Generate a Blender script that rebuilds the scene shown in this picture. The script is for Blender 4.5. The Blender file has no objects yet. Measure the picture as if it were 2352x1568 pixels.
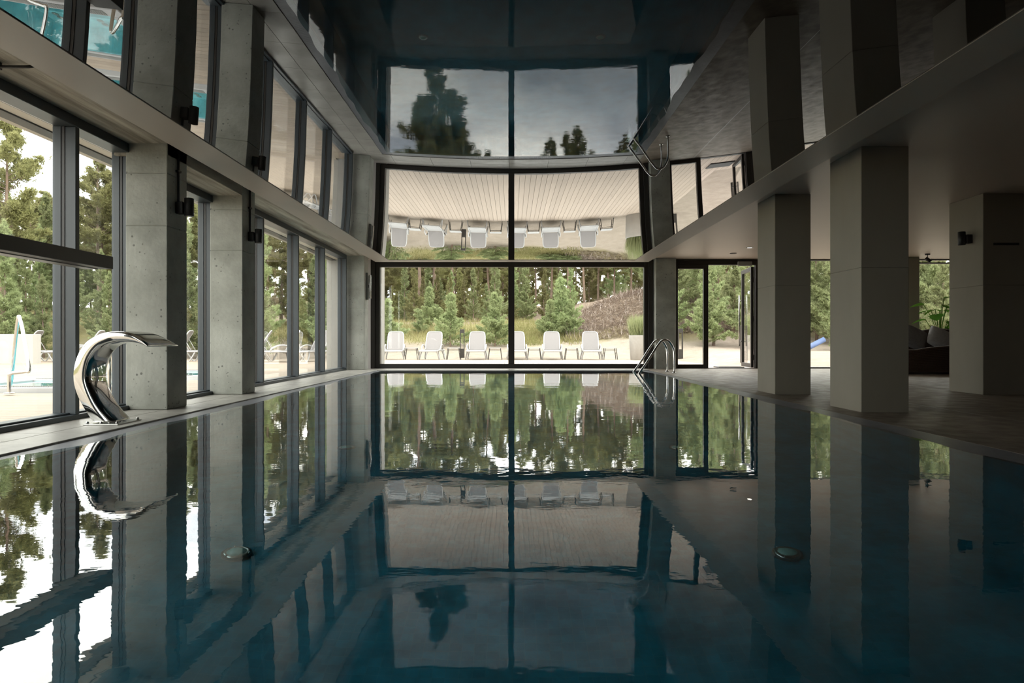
import bpy, bmesh, math, random
import numpy as np
from mathutils import Vector, Matrix
random.seed(7)
S = bpy.context.scene
COL = S.collection
PI = math.pi

# ---------------------------------------------------------------- camera, sky, exposure
cam_d = bpy.data.cameras.new('camera')
cam_d.lens = 24.0; cam_d.sensor_width = 36.0; cam_d.sensor_fit = 'HORIZONTAL'
cam_d.shift_y = -0.0017; cam_d.clip_start = 0.05; cam_d.clip_end = 500
cam = bpy.data.objects.new('camera', cam_d); COL.objects.link(cam)
CZ = 0.66
cam.location = (0, 0, CZ); cam.rotation_euler = (PI/2, 0, 0)
S.camera = cam

W = bpy.data.worlds.new('sky'); S.world = W; W.use_nodes = True
wt = W.node_tree; wt.nodes.clear()
def wn(t, **k):
    n = wt.nodes.new(t)
    for a, v in k.items(): setattr(n, a, v)
    return n
wo = wn('ShaderNodeOutputWorld'); wb = wn('ShaderNodeBackground')
tc = wn('ShaderNodeTexCoord'); sep = wn('ShaderNodeSeparateXYZ')
wt.links.new(tc.outputs['Generated'], sep.inputs[0])
add = wn('ShaderNodeMath', operation='ADD'); add.inputs[1].default_value = 0.22
ab = wn('ShaderNodeMath', operation='ABSOLUTE')
wt.links.new(sep.outputs['Z'], ab.inputs[0]); wt.links.new(ab.outputs[0], add.inputs[0])
dx = wn('ShaderNodeMath', operation='DIVIDE'); dy = wn('ShaderNodeMath', operation='DIVIDE')
wt.links.new(sep.outputs['X'], dx.inputs[0]); wt.links.new(add.outputs[0], dx.inputs[1])
wt.links.new(sep.outputs['Y'], dy.inputs[0]); wt.links.new(add.outputs[0], dy.inputs[1])
cmb = wn('ShaderNodeCombineXYZ'); cmb.inputs[2].default_value = 3.7
wt.links.new(dx.outputs[0], cmb.inputs[0]); wt.links.new(dy.outputs[0], cmb.inputs[1])
nz = wn('ShaderNodeTexNoise'); nz.inputs['Scale'].default_value = 1.35
nz.inputs['Detail'].default_value = 5; nz.inputs['Roughness'].default_value = 0.52
nz.inputs['Distortion'].default_value = 0.25
wt.links.new(cmb.outputs[0], nz.inputs['Vector'])
rp = wn('ShaderNodeValToRGB'); cr = rp.color_ramp
cr.elements[0].position = 0.33; cr.elements[0].color = (0.33, 0.355, 0.40, 1)
cr.elements[1].position = 0.51; cr.elements[1].color = (1.0, 0.975, 0.92, 1)
e = cr.elements.new(0.41); e.color = (0.60, 0.61, 0.63, 1)
wt.links.new(nz.outputs['Fac'], rp.inputs[0])
wt.links.new(rp.outputs[0], wb.inputs[0]); wb.inputs[1].default_value = 1.55
wt.links.new(wb.outputs[0], wo.inputs[0])

S.view_settings.view_transform = 'Standard'; S.view_settings.look = 'None'
S.view_settings.gamma = 1.0; S.view_settings.use_curve_mapping = False
S.view_settings.exposure = 2.12
cy = S.cycles
cy.max_bounces = 14; cy.diffuse_bounces = 5; cy.glossy_bounces = 7
cy.transmission_bounces = 8; cy.transparent_max_bounces = 20
cy.use_denoising = True
cy.sample_clamp_indirect = 6.0
cy.caustics_reflective = True; cy.caustics_refractive = True

# ---------------------------------------------------------------- materials
MATS = {}
ALB = 0.72          # overall reflectance level of the painted list below
class NT:
    def __init__(s, name):
        m = bpy.data.materials.new(name); m.use_nodes = True
        s.m = m; s.t = m.node_tree; s.t.nodes.clear()
        s.out = s.n('ShaderNodeOutputMaterial')
    def n(s, t, ins=None, **k):
        n = s.t.nodes.new(t)
        for a, v in k.items(): setattr(n, a, v)
        if ins:
            for a, v in ins.items():
                if isinstance(v, bpy.types.NodeSocket): s.t.links.new(v, n.inputs[a])
                else: n.inputs[a].default_value = v
        return n
    def l(s, a, b): s.t.links.new(a, b)
def c4(c): return (c[0], c[1], c[2], 1.0)
def ca(c): return tuple(x*ALB for x in c)

def mat(name, c1, c2=None, scale=4.0, detail=4, rough=0.6, bump=0.0, bscale=None, metal=0.0, spec=0.5,
        stretch=(1, 1, 1), pits=0.0, rough2=None, obj_random=0.0, emit=0.0, ramp=(0.35, 0.65)):
    if name in MATS: return MATS[name]
    c1 = tuple(x*ALB for x in c1); c2 = tuple(x*ALB for x in c2) if c2 else None
    T = NT(name); p = T.n('ShaderNodeBsdfPrincipled')
    p.inputs['Metallic'].default_value = metal; p.inputs['Specular IOR Level'].default_value = spec
    p.inputs['Roughness'].default_value = rough
    tc = T.n('ShaderNodeTexCoord'); mp = T.n('ShaderNodeMapping', {'Vector': tc.outputs['Object'], 'Scale': stretch})
    c2 = c2 or tuple(x*0.85 for x in c1)
    nz = T.n('ShaderNodeTexNoise', {'Vector': mp.outputs[0], 'Scale': scale, 'Detail': detail, 'Roughness': 0.6})
    mr = T.n('ShaderNodeMapRange', {'Value': nz.outputs['Fac'], 'From Min': ramp[0], 'From Max': ramp[1]})
    mx = T.n('ShaderNodeMix', {'Factor': mr.outputs[0]}, data_type='RGBA')
    mx.inputs['A'].default_value = c4(c1); mx.inputs['B'].default_value = c4(c2)
    col = mx.outputs['Result']
    if obj_random:
        oi = T.n('ShaderNodeObjectInfo')
        m2 = T.n('ShaderNodeMapRange', {'Value': oi.outputs['Random'], 'To Min': 1-obj_random, 'To Max': 1+obj_random})
        hv = T.n('ShaderNodeHueSaturation', {'Color': col, 'Value': m2.outputs[0]}); col = hv.outputs[0]
    h = nz.outputs['Fac']
    if pits:
        vo = T.n('ShaderNodeTexVoronoi', {'Vector': tc.outputs['Object'], 'Scale': 20.0, 'Randomness': 1.0})
        ns = T.n('ShaderNodeTexNoise', {'Vector': tc.outputs['Object'], 'Scale': 6.0, 'Detail': 2})
        th = T.n('ShaderNodeMapRange', {'Value': ns.outputs['Fac'], 'From Min': 0.42, 'From Max': 0.72, 'To Min': 0.03, 'To Max': 0.26})
        ls = T.n('ShaderNodeMath', {0: vo.outputs['Distance'], 1: th.outputs[0]}, operation='LESS_THAN')
        md = T.n('ShaderNodeMath', {0: ls.outputs[0], 1: pits}, operation='MULTIPLY')
        m3 = T.n('ShaderNodeMix', {'Factor': md.outputs[0]}, data_type='RGBA')
        T.l(col, m3.inputs['A']); m3.inputs['B'].default_value = c4(tuple(x*0.35 for x in c1)); col = m3.outputs['Result']
    T.l(col, p.inputs['Base Color'])
    if rough2 is not None:
        r2 = T.n('ShaderNodeMapRange', {'Value': nz.outputs['Fac'], 'From Min': 0.3, 'From Max': 0.7, 'To Min': rough, 'To Max': rough2})
        T.l(r2.outputs[0], p.inputs['Roughness'])
    if bump:
        nb = T.n('ShaderNodeTexNoise', {'Vector': mp.outputs[0], 'Scale': bscale or scale*4, 'Detail': 3})
        b = T.n('ShaderNodeBump', {'Height': nb.outputs['Fac'], 'Strength': bump, 'Distance': 0.01})
        T.l(b.outputs[0], p.inputs['Normal'])
    if emit:
        p.inputs['Emission Color'].default_value = c4(c1); p.inputs['Emission Strength'].default_value = emit
    T.l(p.outputs[0], T.out.inputs[0]); MATS[name] = T.m
    return T.m

def glass_mat(name, tint, f0=0.04, rough=0.0):
    if name in MATS: return MATS[name]
    T = NT(name)
    lw = T.n('ShaderNodeLayerWeight', {'Blend': 0.5})
    pw = T.n('ShaderNodeMath', {0: lw.outputs['Facing'], 1: 5.0}, operation='POWER')
    fr = T.n('ShaderNodeMath', {0: pw.outputs[0], 1: 1-f0, 2: f0}, operation='MULTIPLY_ADD')
    tr = T.n('ShaderNodeBsdfTransparent', {'Color': c4(tint)})
    gl = T.n('ShaderNodeBsdfGlossy', {'Color': (1, 1, 1, 1), 'Roughness': rough})
    mx = T.n('ShaderNodeMixShader', {0: fr.outputs[0], 1: tr.outputs[0], 2: gl.outputs[0]})
    T.l(mx.outputs[0], T.out.inputs[0]); MATS[name] = T.m
    return T.m

def water_mat():
    T = NT('pool_water')
    tc = T.n('ShaderNodeTexCoord')
    mp = T.n('ShaderNodeMapping', {'Vector': tc.outputs['Object'], 'Scale': (1.0, 1.5, 1.0)})
    n1 = T.n('ShaderNodeTexNoise', {'Vector': mp.outputs[0], 'Scale': 1.6, 'Detail': 2, 'Roughness': 0.45})
    n2 = T.n('ShaderNodeTexNoise', {'Vector': mp.outputs[0], 'Scale': 13.0, 'Detail': 2, 'Roughness': 0.5})
    ad = T.n('ShaderNodeMath', {0: n2.outputs['Fac'], 1: 0.12, 2: n1.outputs['Fac']}, operation='MULTIPLY_ADD')
    b = T.n('ShaderNodeBump', {'Height': ad.outputs[0], 'Strength': 0.15, 'Distance': 0.010})
    lw = T.n('ShaderNodeLayerWeight', {'Blend': 0.5, 'Normal': b.outputs[0]})
    pw = T.n('ShaderNodeMath', {0: lw.outputs['Facing'], 1: 5.0}, operation='POWER')
    fr = T.n('ShaderNodeMath', {0: pw.outputs[0], 1: 0.90, 2: 0.10}, operation='MULTIPLY_ADD')
    gl = T.n('ShaderNodeBsdfGlossy', {'Color': (1, 1, 1, 1), 'Roughness': 0.0, 'Normal': b.outputs[0]})
    rf = T.n('ShaderNodeBsdfRefraction', {'Color': (0.80, 0.97, 1.0, 1), 'Roughness': 0.0, 'IOR': 1.333, 'Normal': b.outputs[0]})
    mx = T.n('ShaderNodeMixShader', {0: fr.outputs[0], 1: rf.outputs[0], 2: gl.outputs[0]})
    T.l(mx.outputs[0], T.out.inputs[0]); return T.m

def tile_mat(name, ca, cb, grout, size):
    T = NT(name); p = T.n('ShaderNodeBsdfPrincipled', {'Roughness': 0.35})
    tc = T.n('ShaderNodeTexCoord'); geo = T.n('ShaderNodeNewGeometry')
    br = T.n('ShaderNodeTexBrick', {'Vector': tc.outputs['Object'], 'Scale': 1.0/size, 'Mortar Size': 0.03, 'Brick Width': 1.0, 'Row Height': 1.0,
             'Color1': c4(ca), 'Color2': c4(cb), 'Mortar': c4(grout)}, offset=0.0)
    ns = T.n('ShaderNodeTexNoise', {'Vector': tc.outputs['Object'], 'Scale': 3.0, 'Detail': 5, 'Roughness': 0.65})
    mr = T.n('ShaderNodeMapRange', {'Value': ns.outputs['Fac'], 'From Min': 0.3, 'From Max': 0.7, 'To Min': 0.55, 'To Max': 1.35})
    hv = T.n('ShaderNodeHueSaturation', {'Color': br.outputs['Color'], 'Value': mr.outputs[0]})
    T.l(hv.outputs[0], p.inputs['Base Color']); T.l(p.outputs[0], T.out.inputs[0]); return T.m

def foliage_mat(name, c1, c2):
    T = NT(name)
    oi = T.n('ShaderNodeObjectInfo'); tc = T.n('ShaderNodeTexCoord')
    ns = T.n('ShaderNodeTexNoise', {'Vector': tc.outputs['Object'], 'Scale': 1.7, 'Detail': 3})
    mr = T.n('ShaderNodeMapRange', {'Value': ns.outputs['Fac'], 'From Min': 0.32, 'From Max': 0.68})
    mx = T.n('ShaderNodeMix', {'Factor': mr.outputs[0]}, data_type='RGBA')
    mx.inputs['A'].default_value = c4(ca(c1)); mx.inputs['B'].default_value = c4(ca(c2))
    rv = T.n('ShaderNodeMapRange', {'Value': oi.outputs['Random'], 'To Min': 0.8, 'To Max': 1.25})
    rh = T.n('ShaderNodeMapRange', {'Value': oi.outputs['Random'], 'To Min': 0.485, 'To Max': 0.515})
    hv = T.n('ShaderNodeHueSaturation', {'Color': mx.outputs['Result'], 'Value': rv.outputs[0], 'Hue': rh.outputs[0]})
    d = T.n('ShaderNodeBsdfDiffuse', {'Color': hv.outputs[0]})
    t = T.n('ShaderNodeBsdfTranslucent', {'Color': hv.outputs[0]})
    ms = T.n('ShaderNodeMixShader', {0: 0.35, 1: d.outputs[0], 2: t.outputs[0]})
    T.l(ms.outputs[0], T.out.inputs[0]); return T.m

def ground_mat():
    T = NT('ground_soil'); p = T.n('ShaderNodeBsdfPrincipled', {'Roughness': 0.95, 'Specular IOR Level': 0.1})
    tc = T.n('ShaderNodeTexCoord'); sp = T.n('ShaderNodeSeparateXYZ', {0: tc.outputs['Object']})
    n1 = T.n('ShaderNodeTexNoise', {'Vector': tc.outputs['Object'], 'Scale': 0.45, 'Detail': 5})
    n2 = T.n('ShaderNodeTexNoise', {'Vector': tc.outputs['Object'], 'Scale': 3.0, 'Detail': 6, 'Roughness': 0.7})
    yy = T.n('ShaderNodeMath', {0: n1.outputs['Fac'], 1: 5.0, 2: sp.outputs['Y']}, operation='MULTIPLY_ADD')
    gy_ = T.n('ShaderNodeMapRange', {'Value': yy.outputs[0], 'From Min': 31.0, 'From Max': 32.2})
    lx = T.n('ShaderNodeMapRange', {'Value': sp.outputs['X'], 'From Min': -16.5, 'From Max': -18.5})  # grass added left of the deck, mirrors darker in the fountain than sand
    g = T.n('ShaderNodeMath', {0: gy_.outputs[0], 1: lx.outputs[0]}, operation='MAXIMUM')
    sand = T.n('ShaderNodeMix', {'Factor': n2.outputs['Fac']}, data_type='RGBA')
    sand.inputs['A'].default_value = c4(ca((0.30, 0.245, 0.19, 1))); sand.inputs['B'].default_value = c4(ca((0.60, 0.515, 0.43, 1)))
    grass = T.n('ShaderNodeMix', {'Factor': n2.outputs['Fac']}, data_type='RGBA')
    grass.inputs['A'].default_value = c4(ca((0.17, 0.165, 0.06, 1))); grass.inputs['B'].default_value = c4(ca((0.40, 0.34, 0.17, 1)))
    lit = T.n('ShaderNodeMix', {'Factor': n2.outputs['Fac']}, data_type='RGBA')
    lit.inputs['A'].default_value = c4(ca((0.16, 0.11, 0.07, 1))); lit.inputs['B'].default_value = c4(ca((0.42, 0.34, 0.27, 1)))
    f1 = T.n('ShaderNodeMapRange', {'Value': yy.outputs[0], 'From Min': 36.0, 'From Max': 38.0})
    bx_ = T.n('ShaderNodeMapRange', {'Value': sp.outputs['X'], 'From Min': 1.6, 'From Max': 3.2})
    by_ = T.n('ShaderNodeMapRange', {'Value': yy.outputs[0], 'From Min': 31.5, 'From Max': 33.0})
    bk = T.n('ShaderNodeMath', {0: bx_.outputs[0], 1: by_.outputs[0]}, operation='MULTIPLY')
    f = T.n('ShaderNodeMath', {0: f1.outputs[0], 1: bk.outputs[0]}, operation='MAXIMUM')
    m1 = T.n('ShaderNodeMix', {'Factor': g.outputs[0]}, data_type='RGBA'); T.l(sand.outputs['Result'], m1.inputs['A']); T.l(grass.outputs['Result'], m1.inputs['B'])
    m2 = T.n('ShaderNodeMix', {'Factor': f.outputs[0]}, data_type='RGBA'); T.l(m1.outputs['Result'], m2.inputs['A']); T.l(lit.outputs['Result'], m2.inputs['B'])
    b = T.n('ShaderNodeBump', {'Height': n2.outputs['Fac'], 'Strength': 0.8, 'Distance': 0.12})
    T.l(m2.outputs['Result'], p.inputs['Base Color']); T.l(b.outputs[0], p.inputs['Normal'])
    T.l(p.outputs[0], T.out.inputs[0]); return T.m

def membrane_mat():
    T = NT('gloss_black_stretch_film')
    tc = T.n('ShaderNodeTexCoord')
    n1 = T.n('ShaderNodeTexNoise', {'Vector': tc.outputs['Object'], 'Scale': 2.0, 'Detail': 1})
    b = T.n('ShaderNodeBump', {'Height': n1.outputs['Fac'], 'Strength': 0.03, 'Distance': 0.008})
    lw = T.n('ShaderNodeLayerWeight', {'Blend': 0.5, 'Normal': b.outputs[0]})
    pw = T.n('ShaderNodeMath', {0: lw.outputs['Facing'], 1: 5.0}, operation='POWER')
    fr = T.n('ShaderNodeMath', {0: pw.outputs[0], 1: 0.86, 2: 0.14}, operation='MULTIPLY_ADD')
    gl = T.n('ShaderNodeBsdfGlossy', {'Color': (1, 1, 1, 1), 'Roughness': 0.0, 'Normal': b.outputs[0]})
    df = T.n('ShaderNodeBsdfDiffuse', {'Color': (0.010, 0.009, 0.008, 1)})
    mx = T.n('ShaderNodeMixShader', {0: fr.outputs[0], 1: df.outputs[0], 2: gl.outputs[0]})
    T.l(mx.outputs[0], T.out.inputs[0]); return T.m

M = dict(
    concrete=mat('raw_concrete', (0.57, 0.58, 0.525), (0.36, 0.37, 0.325), 2.0, 8, 0.85, 0.35, 30, pits=0.9),
    soffit=mat('board_marked_concrete', (0.60, 0.57, 0.49), (0.20, 0.185, 0.15), 1.6, 8, 0.9, 0.5, 9, stretch=(5, 0.35, 3)),
    clad=mat('grey_stone_cladding', (0.37, 0.335, 0.275), (0.33, 0.30, 0.245), 1.5, 5, 0.7, 0.08, 40, stretch=(1, 1, 0.4)),
    plaster=mat('taupe_plaster', (0.68, 0.585, 0.50), (0.65, 0.56, 0.475), 0.6, 3, 0.42, 0.0, spec=0.4),
    band=mat('warm_grey_plaster', (0.52, 0.475, 0.42), (0.49, 0.45, 0.40), 0.6, 3, 0.5),
    wall=mat('dark_wall_plaster', (0.16, 0.14, 0.12), (0.14, 0.12, 0.10), 1.0, 3, 0.8),
    frame=mat('anthracite_aluminium', (0.050, 0.066, 0.080), (0.045, 0.060, 0.072), 2.0, 2, 0.38, spec=0.5),
    frame_dark=mat('dark_bronze_aluminium', (0.030, 0.026, 0.022), (0.026, 0.022, 0.019), 2.0, 2, 0.42),
    deck=mat('wet_stone_tile', (0.47, 0.45, 0.41), (0.36, 0.345, 0.31), 2.2, 6, 0.22, 0.10, 25, rough2=0.5),
    floor=mat('brown_stone_floor', (0.36, 0.295, 0.225), (0.23, 0.187, 0.142), 5.0, 8, 0.36, 0.25, 45, rough2=0.6),
    slate=mat('slate_grey_grating', (0.34, 0.35, 0.38), (0.27, 0.28, 0.305), 6, 4, 0.3),
    channel=mat('dark_channel', (0.03, 0.03, 0.03), None, 3, 2, 0.8),
    trimw=mat('pale_metal_strip', (0.75, 0.72, 0.68), None, 3, 2, 0.4),
    chrome=mat('polished_steel', (0.92, 0.92, 0.90), (0.88, 0.88, 0.86), 1.5, 2, 0.05, metal=1.0),
    steel=mat('brushed_steel', (0.62, 0.62, 0.60), (0.55, 0.55, 0.53), 8, 3, 0.25, metal=1.0),
    black=mat('black_metal', (0.022, 0.022, 0.023), None, 3, 2, 0.5),
    darkbrown=mat('dark_brown_metal', (0.045, 0.038, 0.032), None, 3, 2, 0.5),
    greybox=mat('light_grey_metal', (0.35, 0.35, 0.33), None, 3, 2, 0.45),
    white=mat('white_resin', (0.52, 0.515, 0.51), (0.50, 0.495, 0.49), 3, 2, 0.4),
    sling=mat('grey_mesh_sling', (0.30, 0.28, 0.275), (0.285, 0.265, 0.26), 40, 2, 0.8),
    wplaster=mat('white_exterior_plaster', (0.56, 0.54, 0.50), (0.52, 0.50, 0.465), 1.5, 4, 0.85),
    canopyl=mat('pale_canopy_panel', (0.70, 0.655, 0.575), (0.66, 0.62, 0.545), 1.0, 3, 0.7),
    canopyd=mat('dark_canopy_gutter', (0.11, 0.115, 0.115), None, 1.0, 3, 0.6),
    plank=mat('pale_timber_deck', (0.58, 0.475, 0.385), (0.52, 0.42, 0.335), 2.0, 5, 0.6, 0.15, 20, stretch=(14, 0.8, 1), obj_random=0.06),
    plankx=mat('pale_timber_deck_cross', (0.47, 0.375, 0.28), (0.36, 0.28, 0.205), 2.0, 5, 0.6, 0.15, 20, stretch=(0.8, 14, 1), obj_random=0.10),
    pot=mat('pale_concrete_pot', (0.62, 0.60, 0.57), (0.54, 0.52, 0.49), 2.5, 5, 0.85),
    bark=mat('pine_bark', (0.30, 0.20, 0.14), (0.19, 0.145, 0.115), 3.0, 5, 0.9, 0.4, 12, stretch=(3, 3, 0.8)),
    rattan=mat('dark_rattan', (0.085, 0.050, 0.030), (0.035, 0.022, 0.014), 30, 3, 0.6, 0.6, 60, stretch=(1, 1, 4)),
    cush_b=mat('black_cushion_cloth', (0.03, 0.03, 0.032), None, 20, 3, 0.9),
    cush_g=mat('grey_cushion_cloth', (0.22, 0.215, 0.215), (0.18, 0.175, 0.175), 20, 3, 0.9),
    cush_l=mat('pale_grey_cushion_cloth', (0.40, 0.39, 0.39), None, 20, 3, 0.9),
    leaf=foliage_mat('broad_leaf', (0.10, 0.24, 0.03), (0.16, 0.34, 0.05)),
    blue=mat('pale_blue_plastic', (0.14, 0.21, 0.42), None, 3, 2, 0.5),
    lens=mat('lamp_lens', (1.0, 0.93, 0.82), None, 3, 2, 0.4, emit=2.0),
    plight=mat('pool_fitting_lens', (0.45, 0.75, 0.70), (0.30, 0.55, 0.52), 8, 2, 0.2),
    twig=mat('dry_brushwood', (0.66, 0.57, 0.51), (0.36, 0.28, 0.235), 2, 4, 0.9),
    pane=glass_mat('window_glass', (0.965, 0.98, 0.965)),
    water=water_mat(), pooltile=tile_mat('blue_mosaic', (0.008, 0.135, 0.20), (0.012, 0.17, 0.25), (0.03, 0.16, 0.22), 0.05),
    tubtile=tile_mat('teal_mosaic', (0.22, 0.55, 0.60), (0.26, 0.60, 0.64), (0.5, 0.7, 0.7), 0.05),
    tubwater=glass_mat('clear_tub_water', (0.80, 0.95, 0.96), 0.02),
    film=membrane_mat(), ground=ground_mat(),
    pine=foliage_mat('pine_needles_olive', (0.26, 0.255, 0.11), (0.42, 0.40, 0.20)),
    pine_y=foliage_mat('pine_needles_fresh', (0.34, 0.40, 0.19), (0.52, 0.57, 0.31)),
    grass=foliage_mat('dry_grass', (0.42, 0.365, 0.19), (0.27, 0.27, 0.11)),
)

# ---------------------------------------------------------------- mesh helpers
class MB:
    def __init__(s): s.v = []; s.f = []; s.smooth = []
    def add(s, vs, fs, smooth=False):
        o = len(s.v); s.v += [tuple(v) for v in vs]; s.f += [tuple(o+i for i in f) for f in fs]; s.smooth += [smooth]*len(fs); return s
    def box(s, x0, x1, y0, y1, z0, z1, b=0.0):
        if b <= 0:
            vs = [(x, y, z) for z in (z0, z1) for y in (y0, y1) for x in (x0, x1)]
            return s.add(vs, [(0,2,3,1),(4,5,7,6),(0,1,5,4),(2,6,7,3),(0,4,6,2),(1,3,7,5)])
        bm = bmesh.new(); bmesh.ops.create_cube(bm, size=1)
        for v in bm.verts: v.co = Vector(((x0+x1)/2+v.co.x*(x1-x0), (y0+y1)/2+v.co.y*(y1-y0), (z0+z1)/2+v.co.z*(z1-z0)))
        bmesh.ops.bevel(bm, geom=list(bm.edges), offset=b, segments=1, affect='EDGES')
        bm.verts.index_update()
        s.add([v.co for v in bm.verts], [[v.index for v in f.verts] for f in bm.faces]); bm.free(); return s
    def tube(s, pts, r, n=10, cap=True, closed=False):
        pts = [Vector(p) for p in pts]; m = len(pts)
        rr = r if isinstance(r, (list, tuple)) else [r]*m
        rings = []; up = None
        for i in range(m):
            if closed: t = (pts[(i+1) % m]-pts[i-1]).normalized()
            else: t = (pts[min(i+1, m-1)]-pts[max(i-1, 0)]).normalized()
            if up is None:
                up = Vector((0, 0, 1)) if abs(t.z) < 0.9 else Vector((1, 0, 0))
            u = (up - t*up.dot(t)).normalized(); w = t.cross(u); up = u
            rings.append([pts[i]+(u*math.cos(2*PI*k/n)+w*math.sin(2*PI*k/n))*rr[i] for k in range(n)])
        vs = [v for R in rings for v in R]; fs = []
        for i in range(m if closed else m-1):
            j = (i+1) % m
            for k in range(n): fs.append((i*n+k, i*n+(k+1) % n, j*n+(k+1) % n, j*n+k))
        s.add(vs, fs, True)
        if cap and not closed: s.add(rings[0], [tuple(range(n-1, -1, -1))]); s.add(rings[-1], [tuple(range(n))])
        return s
    def bar(s, a, b, w, h):
        a = Vector(a); b = Vector(b); t = (b-a).normalized()
        up = Vector((0, 0, 1)) if abs(t.z) < 0.95 else Vector((0, 1, 0))
        u = t.cross(up).normalized(); v = u.cross(t)
        vs = [p+u*sx*w/2+v*sz*h/2 for p in (a, b) for sz in (-1, 1) for sx in (-1, 1)]
        return s.add(vs, [(0,2,3,1),(4,5,7,6),(0,1,5,4),(2,6,7,3),(0,4,6,2),(1,3,7,5)])
    def lathe(s, prof, n=24, c=(0, 0, 0), smooth=True):
        vs = [(c[0]+r*math.cos(2*PI*k/n), c[1]+r*math.sin(2*PI*k/n), c[2]+z) for r, z in prof for k in range(n)]
        fs = [(i*n+k, i*n+(k+1) % n, (i+1)*n+(k+1) % n, (i+1)*n+k) for i in range(len(prof)-1) for k in range(n)]
        s.add(vs, fs, smooth)
        if prof[0][0] > 1e-4: s.add(vs[:n], [tuple(range(n-1, -1, -1))])
        if prof[-1][0] > 1e-4: s.add(vs[-n:], [tuple(range(n))])
        return s
    def prism(s, poly, axis, a, b, smooth=False):
        def P(u, v, w): return {'y': (u, w, v), 'x': (w, u, v), 'z': (u, v, w)}[axis]
        n = len(poly); vs = [P(u, v, a) for u, v in poly]+[P(u, v, b) for u, v in poly]
        s.add(vs, [tuple(range(n)), tuple(range(2*n-1, n-1, -1))]); s.add(vs, [(i, i+n, (i+1) % n+n, (i+1) % n) for i in range(n)], smooth); return s
    def mesh(s, name):
        me = bpy.data.meshes.new(name); me.from_pydata(s.v, [], s.f)
        me.polygons.foreach_set('use_smooth', s.smooth); me.update()
        bm = bmesh.new(); bm.from_mesh(me); bmesh.ops.remove_doubles(bm, verts=bm.verts, dist=1e-5)
        bmesh.ops.recalc_face_normals(bm, faces=bm.faces); bm.to_mesh(me); bm.free()
        return me
    def build(s, name, m, parent=None): return link(name, s.mesh(name), m, parent)
def link(name, me, m, parent=None):
    if m is not None and not me.materials: me.materials.append(m)
    o = bpy.data.objects.new(name, me); COL.objects.link(o)
    if parent is not None: o.parent = parent
    return o
def tag(o, label=None, cat=None, group=None, kind=None):
    if label: o['label'] = label
    if cat: o['category'] = cat
    if group: o['group'] = group
    if kind: o['kind'] = kind
    return o
def empty(name, loc=(0, 0, 0), rz=0.0):
    o = bpy.data.objects.new(name, None); COL.objects.link(o); o.location = loc; o.rotation_euler = (0, 0, rz)
    o.empty_display_size = 0.1; return o
def copy_tree(o, parent=None):
    c = o.copy(); COL.objects.link(c); c.parent = parent
    for ch in list(o.children): copy_tree(ch, c)
    return c
def struct(o, label): return tag(o, label, None, None, 'structure')
def np_mesh(name, verts, tris):
    me = bpy.data.meshes.new(name); nv, nt = len(verts), len(tris)
    me.vertices.add(nv); me.vertices.foreach_set('co', np.asarray(verts, np.float32).ravel())
    me.loops.add(nt*3); me.loops.foreach_set('vertex_index', np.asarray(tris, np.int32).ravel())
    me.polygons.add(nt); me.polygons.foreach_set('loop_start', np.arange(0, nt*3, 3, dtype=np.int32))
    me.update(calc_edges=True); me.validate(); return me
F = 1568.0
def at(px, py, y): return Vector(((px-1175.5)*y/F, y, CZ+(780-py)*y/F))

# key levels (deck top = 0)
ZB, ZC = 2.36, 2.51            # soffit band, ceilings and beams
XC = 3.25                      # inner face of the left columns
YF = 15.7                      # far glazing
WZ = -0.010                    # water level

# ================================================================ STRUCTURE
# floor slabs: right hall (with a slight fall), left walkway tiles, far walkway tiles, near end
def rz_(y): t = max(0.0, min(1.0, (15.3-y)/6.0)); return -0.035*t
mb = MB(); ys = [-6.2, -2, 0, 3, 6, 7.5, 9.3, 11, 12.5, 14, 15.3, 15.8]
vs = []
for y in ys: vs += [(3.0, y, rz_(y)*0.35), (3.4, y, rz_(y)), (10.4, y, rz_(y)), (3.0, y, -0.35), (10.4, y, -0.35)]
fs = []
for i in range(len(ys)-1):
    a, b = i*5, i*5+5
    fs += [(a, a+1, b+1, b), (a+1, a+2, b+2, b+1), (a, b, b+3, a+3), (a+3, b+3, b+4, a+4), (a+2, a+4, b+4, b+2)]
fs += [(0, 3, 4, 2, 1), tuple(len(ys)*5-5+k for k in (0, 1, 2, 4, 3))]
mb.add(vs, fs); fl = struct(mb.build('floor', M['floor']), 'brown grey stone floor of the hall right of the pool')
def tiles(root, xs, ys, name='floor_tile', g=0.004, z0=-0.05, z1=0.0):
    cache = {}
    for i in range(len(xs)-1):
        for j in range(len(ys)-1):
            w, d = round(xs[i+1]-xs[i]-g, 4), round(ys[j+1]-ys[j]-g, 4)
            if (w, d) not in cache: cache[(w, d)] = MB().box(-w/2, w/2, -d/2, d/2, z0, z1, 0.003).mesh(name)
            o = link(name, cache[(w, d)], M['deck'], root); o.location = ((xs[i]+xs[i+1])/2, (ys[j]+ys[j+1])/2, 0)
r = struct(MB().box(-3.95, -2.94, -6.2, 15.8, -0.35, -0.052).build('floor_left', M['channel']), 'narrow pale tiled walkway between pool and left windows')
tiles(r, [-3.66, -3.28, -2.94], [-6.0+0.9*k for k in range(24)]+[14.88])
r = struct(MB().box(-2.94, 3.0, 14.88, 15.8, -0.35, -0.052).build('floor_far', M['channel']), 'pale tiled strip between pool end and far window')
tiles(r, [-3.66+0.9*k for k in range(8)]+[3.0], [14.88, 15.28, 15.66])
r = struct(MB().box(-2.94, 3.0, -6.2, 0.15, -0.35, -0.052).build('floor_near', M['channel']), 'tiled pool end under the camera')
tiles(r, [-2.94+0.99*k for k in range(7)], [-6.2+0.9*k for k in range(7)]+[0.15])
MB().box(-3.66, -2.94, 14.88, 15.66, -0.05, -0.006).build('corner_bed', M['deck'], r)
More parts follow.
